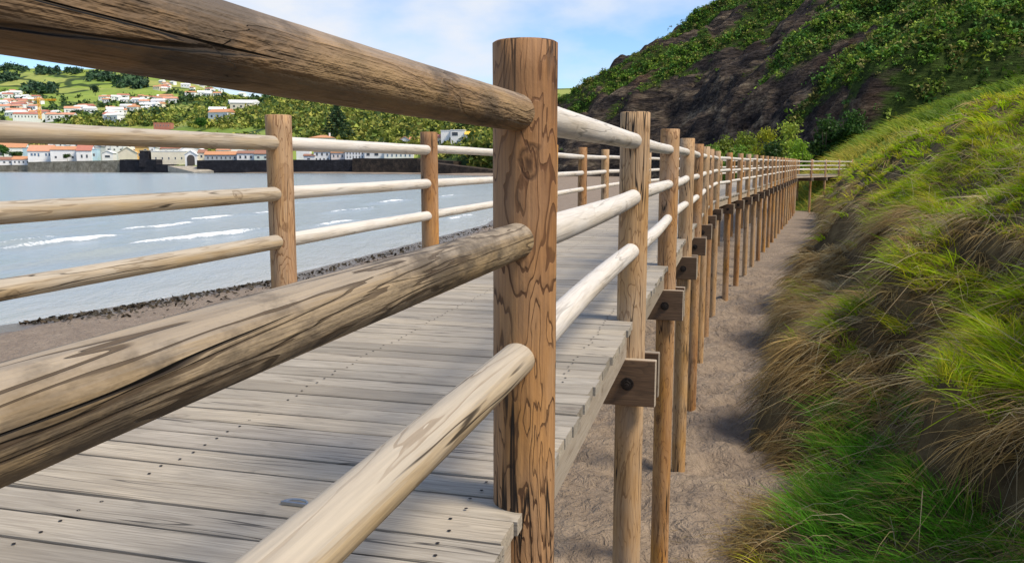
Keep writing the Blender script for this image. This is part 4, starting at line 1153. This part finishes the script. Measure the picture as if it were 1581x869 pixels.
# arched dark door of the gatehouse
V = []; Fc = []
ww, hh = 1.55, 3.1
pts = [(-ww, 0), (ww, 0), (ww, hh)] + [(ww * math.cos(a), hh + ww * math.sin(a)) for a in np.linspace(0, math.pi, 10)[1:-1]] + [(-ww, hh)]
V = [(x, -.14, z) for x, z in pts] + [(x, .1, z) for x, z in pts]; n = len(pts)
Fc = [tuple(range(n)), tuple(reversed(range(n, 2 * n)))] + [(i, i + n, (i + 1) % n + n, (i + 1) % n) for i in range(n)]
obj('arched_door', mesh('arched_door', V, Fc, [M['door_dark']]), gate)
house(306, 318, 231.5, 236, 247, 362, 'side', 'w_cream', 'r_brown', [(.3, .6, .3, .7)], 'small cream house between gate and black wall', 7)
house(317, 367, 234.3, 239.3, 248.5, 356, 'side', 'w_grey', 'r_orange', [G(7, .3, .75, .4)], 'long low grey building with orange roof on the black wall', 8)
house(366.5, 392.5, 233.5, 237.3, 248.5, 353, 'side', 'w_white', 'r_brown', [G(3, .3, .75, .42)], 'white two-window-row house with three dark windows on the black wall', 8)
house(393, 416, 232.5, 238, 248.7, 351, 'side', 'w_green', 'r_brown', [G(2, .35, .7, .4)], 'pale green house beside the left grey post', 8)
house(334, 354, 224.5, 232, 242, 380, 'hip', 'w_white', 'r_salmon', [(.4, .55, .3, .6)], 'white house with salmon hipped roof behind the long low grey building', 9)
house(352, 384, 223.5, 233.5, 243, 384, 'front', 'w_white', 'r_salmon', None, 'broad white gabled hall behind the black wall', 12)
house(384, 420, 226, 231, 243, 382, 'side', 'w_white', 'r_red', [G(4, .3, .6, .3)], 'white house with red roof behind the pale green house', 9)
# right stretch, seen between the left railing posts
house(458, 478, 230, 232, 247, 352, 'flat', 'w_white', 'w_cream', None, 'plain bright white block right of the left grey post', 8)
house(469, 486, 238.5, 241, 248, 344, 'side', 'w_white', 'r_brown', [(.3, .6, .2, .6)], 'low white annex in front of the white block', 6)
house(485, 510, 231.5, 234.5, 248.3, 345, 'side', 'w_white', 'r_orange', [G(3, .55, .9, .42), G(4, .08, .3, .4)], 'white house with three dark upper windows and red ledge', 8, door=None)
house(511.5, 532.5, 232, 236.3, 246.7, 343, 'side', 'w_pink', 'r_orange', [G(3, .35, .75, .35)], 'pink house with orange roof and three dark windows', 8)
house(533, 563, 231, 233.5, 245.5, 341, 'side', 'w_white', 'r_grey', [G(6, .55, .85, .35), G(6, .1, .4, .35)], 'long white house with two rows of small windows', 8)
house(563, 593, 230.5, 234, 244.7, 339, 'side', 'w_white', 'r_salmon', [(.1, .28, .35, .8), (.5, .72, .35, .8)], 'white house with two wide dark windows above the rubble wall', 8)
house(593.5, 638, 232, 235, 244.7, 337, 'side', 'w_white', 'r_orange', [G(6, .25, .7, .35)], 'white row house with blue-grey windows and thin orange roof', 8, pane='glass_blue')
house(478, 517, 208.3, 213, 224, 378, 'hip', 'w_cream', 'r_orange', [G(3)], 'house with vivid orange hipped roof in front of the tall pine', 10)
house(583, 606, 217, 220, 229, 372, 'flat', 'w_white', 'w_white', [G(2)], 'flat white house among the scrub behind the top rail', 8)
house(616, 634, 211.3, 217, 229, 366, 'front', 'w_white', 'r_salmon', [(.3, .6, .3, .7)], 'white gabled house left of the second sea-side post', 9)
house(632, 648, 212, 218, 229, 369, 'side', 'w_white', 'r_orange', [(.3, .6, .3, .7)], 'house with orange roof partly hidden by the second sea-side post', 9)
house(660, 682, 208, 213, 231, 345, 'side', 'w_cream', 'r_red', [G(2)], 'cream house with red roof right of the second sea-side post', 8)
house(681, 697, 201.5, 202.5, 230, 342, 'flat', 'w_white', 'w_white', None, 'tall plain white block of the hillside villa', 8)
house(696, 719, 200.5, 201.5, 236, 338, 'flat', 'w_white', 'w_white', [(.08, .5, .75, .93), (.15, .4, .3, .45)], 'tall white hillside villa with wide dark top window', 9)
house(718, 733, 203.5, 208, 236, 335, 'side', 'w_white', 'w_yellow', [(.3, .65, .45, .7)], 'white villa wing with yellow roof edge and one window', 8)
house(733, 764, 199, 206, 226, 352, 'hip', 'w_cream', 'r_orange', [G(3)], 'house with broad orange roof beside the big front post', 10)
house(690, 734, 236.5, 237, 243.3, 331, 'flat', 'w_white', 'w_white', [G(6, .2, .6, .3)], 'low white terrace building below the hillside villa', 5)

# ------------------------------------------------------------------ sea walls and ramp
def wall_seg(x0, x1, yt0, yt1, yb, Y0, Y1, mat, label, th=7.0, name='sea_wall', cat='wall', batter=0.6):
    A = at_y(x0, yb, Y0); B = at_y(x1, yb, Y1); ta = at_y(x0, yt0, Y0).z; tb = at_y(x1, yt1, Y1).z
    n = max(2, int((B - A).length / 4)); dirv = (B - A); dirv.z = 0; dirv.normalize(); nv = Vector((-dirv.y, dirv.x, 0))
    V = []; Fc = []
    for i in range(n + 1):
        f = i / n; p = A.lerp(B, f); zt = ta + (tb - ta) * f + rng.normal() * .04
        for q, z in ((p - nv * (batter + rng.normal() * .08), p.z - 2.0), (p + nv * rng.normal() * .05, zt), (p + nv * th, zt), (p + nv * th, p.z - 2.0)):
            V.append((q.x - A.x, q.y - A.y, z - A.z))
    for i in range(n):
        for k in range(3): Fc.append((i * 4 + k, (i + 1) * 4 + k, (i + 1) * 4 + k + 1, i * 4 + k + 1))
    Fc += [(0, 1, 2, 3), (n * 4 + 3, n * 4 + 2, n * 4 + 1, n * 4)]
    return tag(obj(name, mesh(name, V, Fc, [M[mat]]), None, A), label, cat, 'walls along the far shore')
wall_seg(-60, 44, 255, 255, 264.8, 400, 390, 's_pale', 'low weathered stone sea wall below the two cottages')
wall_seg(44, 186, 250.3, 247.5, 264.8, 386, 370, 's_pale', 'tall weathered stone sea wall below the long white house')
wall_seg(186, 242, 246.5, 246.5, 265.2, 369, 362, 's_black', 'black stepped quay wall under the bastion')
wall_seg(242, 259, 253.7, 254, 265.5, 361, 359, 's_black', 'lower black quay step right of the bastion')
wall_seg(259, 298, 256.5, 261, 266, 358.5, 351, 's_black', 'sloping black quay end running down to the ramp')
wall_seg(305, 545, 247.6, 246.5, 264.6, 350, 335, 's_black', 'long straight black wall behind the strip of sand')
wall_seg(545, 645, 244.6, 244.6, 268.5, 332, 318, 's_brown', 'rough brown rubble wall below the white row houses')
wall_seg(645, 700, 246, 249, 268.0, 317, 308, 's_brown', 'brown rubble slope between sea-side post and villa')
wall_seg(690, 775, 242.5, 242.5, 268, 322, 312, 's_black', 'dark retaining wall under the low terrace building')
wall_seg(652, 772, 250, 264.5, 270, 302, 285, 's_brown', 'low rubble bank with a pale path on top', 7.0)
# bastion tower
A = at_y(225.5, 247, 366)
V = []; Fc = []
w0, w1, h0 = 2.3, 1.75, at_y(225, 233.5, 366).z - A.z
b = 0; V += [(-w0, -w0, -3), (w0, -w0, -3), (w0, w0, -3), (-w0, w0, -3), (-w1, -w1, h0), (w1, -w1, h0), (w1, w1, h0), (-w1, w1, h0)]; Fc += BOXF
root = empty('bastion', A); tag(root, 'small dark stone bastion tower standing on the black quay', 'tower')
obj('wall', mesh('wall', V, Fc, [M['s_black']]), root)
V = []; Fc = []; add_box(V, Fc, -w1 - .15, w1 + .15, -w1 - .15, w1 + .15, h0 + .005, h0 + .4); obj('parapet', mesh('parapet', V, Fc, [M['s_pale']]), root)
# ramp down to the sand
A, B, C2, D2 = at_y(259, 256.2, 357), at_y(304, 256.5, 354), at_y(330, 264, 346), at_y(299, 265.8, 346)
V = [A, B, C2, D2]; V = V + [v - Vector((0, 0, 2.5)) for v in V]
tag(obj('ramp', mesh('ramp', [v - A for v in V], [(0, 3, 2, 1), (4, 5, 6, 7), (0, 1, 5, 4), (1, 2, 6, 5), (2, 3, 7, 6), (3, 0, 4, 7)], [M['ramp']]), None, A), 'pale concrete ramp leading from the arched gate to the sand', 'ramp')

# ------------------------------------------------------------------ houses scattered over the hillside
HM = {}
def far_house(p, w, d, h, rot, wall, roofc, label, grp):
    key = (w, d, h, wall, roofc)
    if key not in HM:
        V = []; Fc = []; add_box(V, Fc, -w / 2, w / 2, -d / 2, d / 2, -4, h)
        wm = mesh('wall', V, Fc, [M[wall]])
        o = .4; hr = h + d * .26
        V = [(-w / 2 - o, -d / 2 - o, h - .1), (w / 2 + o, -d / 2 - o, h - .1), (w / 2 + o, d / 2 + o, h - .1), (-w / 2 - o, d / 2 + o, h - .1), (-w / 2 - o, 0, hr), (w / 2 + o, 0, hr)]
        rm = mesh('roof', V, [(0, 1, 5, 4), (2, 3, 4, 5), (1, 2, 5), (3, 0, 4), (3, 2, 1, 0)], [M[roofc]])
        V = []; Fc = []; add_box(V, Fc, -.7, .7, -.06, .05, 0, 1.5)
        HM[key] = (wm, rm, mesh('window', V, Fc, [M['glass']]))
    wm, rm, wi = HM[key]
    root = empty('house', (p[0], p[1], p[2]), rot); tag(root, label, 'house', grp)
    obj('wall', wm, root); obj('roof', rm, root)
    for k in range(3): obj('window', wi, root, (-w * .32 + k * w * .32, -d / 2, h * .42))
CL = [((2, 26, 143, 152), 6, 'in the small cluster at the far left edge'), ((0, 60, 152, 166), 14, 'in the village left of the yellow crane'),
      ((0, 118, 168, 184), 22, 'in the dense village around the yellow crane'), ((112, 142, 168, 182), 7, 'in the group right of the crane village'),
      ((158, 198, 149, 161), 12, 'in the cluster amid the green fields'), ((165, 196, 170, 181), 6, 'just below the cluster amid the green fields'),
      ((205, 268, 152, 168), 18, 'in the long cluster right of the fields'), ((198, 250, 166, 178), 8, 'on the slope below the long cluster'),
      ((238, 272, 128, 142), 10, 'in the bright cluster below the big top rail'), ((274, 384, 131, 150), 26, 'in the ridge row under the big top rail'),
      ((360, 392, 162, 172), 5, 'in scrub left of the grey post'), ((330, 352, 180, 188), 3, 'low in scrub under the ridge row'), ((160, 195, 186, 190), 3, 'just above the pale left top rail')]
SZ = [(9, 7, 4.5), (12, 8, 5.5), (8, 7, 4), (16, 9, 6)]
for (x0, x1, y0, y1), n, lab in CL:
    PP, ok = cast(rng.uniform(x0, x1, n), rng.uniform(y0, y1, n))
    for p in PP[ok]:
        sz = SZ[int(rng.random() * 3.5)]
        wc = 'w_white' if rng.random() < .85 else 'w_cream'; rc = ('w_white', 'r_salmon', 'w_white', 'r_orange', 'w_white', 'r_red')[int(rng.random() * 6)]
        l2 = {'w_white': 'white', 'w_cream': 'cream'}[wc] + ' house with ' + {'r_orange': 'orange', 'r_salmon': 'pink', 'w_white': 'white', 'r_red': 'red'}[rc] + ' roof ' + lab
        far_house(p, *sz, rng.uniform(-.5, .5), wc, rc, l2, l2.replace(' house ', ' houses ').replace(' roof ', ' roofs '))
house(238, 263, 188.5, 190, 198, 640, 'flat', 'r_red', 'r_red', [G(6, .3, .7, .3)], 'long bright red building among the scrub above the left top rail', 12, group=None)
house(22, 62, 173, 176.5, 184, 800, 'side', 'w_white', 'r_red', [G(8, .3, .7, .4)], 'long white hall with red roof left of the crane mast', 16, group=None)
house(72, 112, 173.5, 177, 185, 790, 'side', 'w_white', 'r_salmon', [G(7, .3, .7, .4)], 'long white hall with pink roof right of the crane mast', 16, group=None)

# yellow tower crane
P = at_y(62, 184, 780)
crane = empty('tower_crane', P); tag(crane, 'yellow tower crane standing in the far village', 'crane')
M['crane'] = plain('crane_yellow', (0.75, 0.42, 0.03), 0.5, 0.05)
def lattice(name, L, w, axis_, loc):
    bm = bmesh.new(); n = max(3, int(L / (w * 1.3)))
    def bar(a, b, r=.17):
        a, b = Vector(a), Vector(b); v = b - a
        bmesh.ops.create_cone(bm, cap_ends=True, segments=4, radius1=r, radius2=r, depth=v.length, matrix=Matrix.Translation((a + b) / 2) @ v.to_track_quat('Z', 'Y').to_matrix().to_4x4())
    cs = [(-w / 2, -w / 2), (w / 2, -w / 2), (w / 2, w / 2), (-w / 2, w / 2)]
    for (x, y) in cs: bar((x, y, 0), (x, y, L), .24)
    for i in range(n):
        for k in range(4):
            a, b = cs[k], cs[(k + 1) % 4]
            if i % 2: a, b = b, a
            bar((*a, L * i / n), (*b, L * (i + 1) / n))
    me = bpy.data.meshes.new(name); bm.to_mesh(me); bm.free(); me.materials.append(M['crane'])
    return obj(name, me, crane, loc, (0, axis_, 0))
HC = at_y(62, 154.5, 780).z - P.z
lattice('mast', HC + 2.5, 1.7, 0, (0, 0, 0)); lattice('jib', 15, 1.1, math.pi / 2, (.9, 0, HC)); lattice('counter_jib', 9, 1.1, -math.pi / 2, (-.9, 0, HC))
V = []; Fc = []; add_box(V, Fc, -9.4, -7.4, -.7, .7, HC - 1.8, HC + .2); obj('counterweight', mesh('counterweight', V, Fc, [M['r_grey']]), crane)

# ------------------------------------------------------------------ trees of the far shore
def tree(px, py_base, py_top, hw, Yd, tone, label, kind='round', n=900):
    c = at_y(px, py_base, Yd); H = at_y(px, py_top, Yd).z - c.z; r = hw / F_PX * Yd
    root = empty('pine_tree' if kind == 'pine' else 'tree', c); tag(root, label, 'tree')
    bm = bmesh.new()
    bmesh.ops.create_cone(bm, cap_ends=True, segments=8, radius1=.035 * H, radius2=.008 * H, depth=H * .9 + 2, matrix=Matrix.Translation((0, 0, H * .45 - 1)))
    for i in range(5):
        a = i * 1.3; tip = Vector((math.cos(a) * r * .6, math.sin(a) * r * .6, H * .3)); o = Vector((0, 0, H * (.3 + .06 * i)))
        bmesh.ops.create_cone(bm, cap_ends=True, segments=5, radius1=.012 * H, radius2=.003 * H, depth=tip.length, matrix=Matrix.Translation(o + tip / 2) @ tip.to_track_quat('Z', 'Y').to_matrix().to_4x4())
    me = bpy.data.meshes.new('trunk'); bm.to_mesh(me); bm.free(); me.materials.append(M['bark']); obj('trunk', me, root)
    if kind == 'pine':
        Ps = []
        for i in range(13):
            f = i / 12; zz = H * (.12 + .86 * f); rr = r * (1 - f) ** .8 + .25
            for a in np.linspace(0, 2 * math.pi, 8)[:-1] + i * .7:
                m = 22; t_ = rng.random(m) ** .7
                Ps.append(np.stack([np.cos(a) * rr * t_, np.sin(a) * rr * t_, zz - .10 * rr * t_ + .12 * rr * t_ ** 3], 1) + rng.normal(size=(m, 3)) * [.16 * r * .3, .16 * r * .3, .12])
        P_ = np.concatenate(Ps); S_ = rng.uniform(.5, .9, len(P_))
    else:
        Ps = []
        for i in range(9):
            a = rng.random() * 6.28; q = r * .55 * math.sqrt(rng.random()); lr = r * rng.uniform(.4, .58)
            Ps.append(clump_points((math.cos(a) * q, math.sin(a) * q, H * rng.uniform(.42, .78)), lr, n // 9, .9)[0])
        P_ = np.concatenate(Ps); P_[:, 2] = np.minimum(P_[:, 2], H * 1.02); S_ = rng.uniform(.5, 1.1, len(P_)) * r * .16
    V_, Q_, C_ = leaf_quads(P_, S_, col_var(tone, len(P_), .3))
    obj('crown', np_mesh('crown', V_, Q_, mat=M['leaf'], col=C_), root)
tree(521, 216, 163, 26, 392, (0.05, 0.10, 0.04), 'tall dark layered pine rising behind the waterfront', 'pine')
tree(6, 243, 223, 12, 404, (0.05, 0.14, 0.022), 'bright green tree at the left edge among the cottages')
tree(27, 243, 235, 9, 402, (0.06, 0.12, 0.025), 'small green tree between the cottages at the left')
tree(147, 146, 131.5, 8.5, 1180, (0.028, 0.065, 0.03), 'single round dark tree standing in the green fields', n=700)
tree(310, 195, 183, 12, 560, (0.055, 0.15, 0.02), 'bright green round tree above the pale left top rail')
tree(741, 232, 206, 11, 341, (0.035, 0.085, 0.02), 'dark green tree right of the hillside villa')
tree(752, 234, 212, 9, 338, (0.045, 0.10, 0.022), 'smaller green tree close to the big front post')
tree(668, 232, 217, 6, 350, (0.04, 0.09, 0.022), 'small dark tree beside the cream house with red roof')
tree(104, 246, 238, 6, 384, (0.05, 0.10, 0.02), 'small shrub-like tree in front of the orange-red roofed wing')

# ------------------------------------------------------------------ seaweed wrack and flotsam along the waterline
n = 1700
f = rng.random(n) ** 0.8
i0 = np.interp(f, [0, .35, .62, .85, 1], [0, 1, 2, 3, 4])
pts = SHn[3:8]; k = np.minimum(i0.astype(int), 3); fr = (i0 - k)[:, None]
base = pts[k] * (1 - fr) + pts[k + 1] * fr
off = np.abs(rng.normal(size=n)) * .55 + .45 + .5 * fbm2(base[:, 0] * .8, base[:, 1] * .8, 3) + (rng.random(n) < .2) * rng.random(n) * 2.0
tg = pts[k + 1] - pts[k]; tg /= np.linalg.norm(tg, axis=1, keepdims=True)
xy = base + np.stack([tg[:, 1], -tg[:, 0]], 1) * off[:, None] * 1.3
sdw = shore_dist(xy[:, 0], xy[:, 1]); zz = SEA + .70 * (1 - np.exp(-np.maximum(sdw, 0) / 6.0)) + .015
V_, Q_, C_ = leaf_quads(np.stack([xy[:, 0], xy[:, 1], zz + rng.random(n) * .03], 1), rng.uniform(.03, .12, n), col_var((0.06, 0.047, 0.03), n, .5), up=1.2)
tag(obj('seaweed_wrack', np_mesh('seaweed_wrack', V_, Q_, mat=M['far_leaf'], col=C_)), 'dark line of seaweed washed up along the waterline', 'seaweed', kind='stuff')
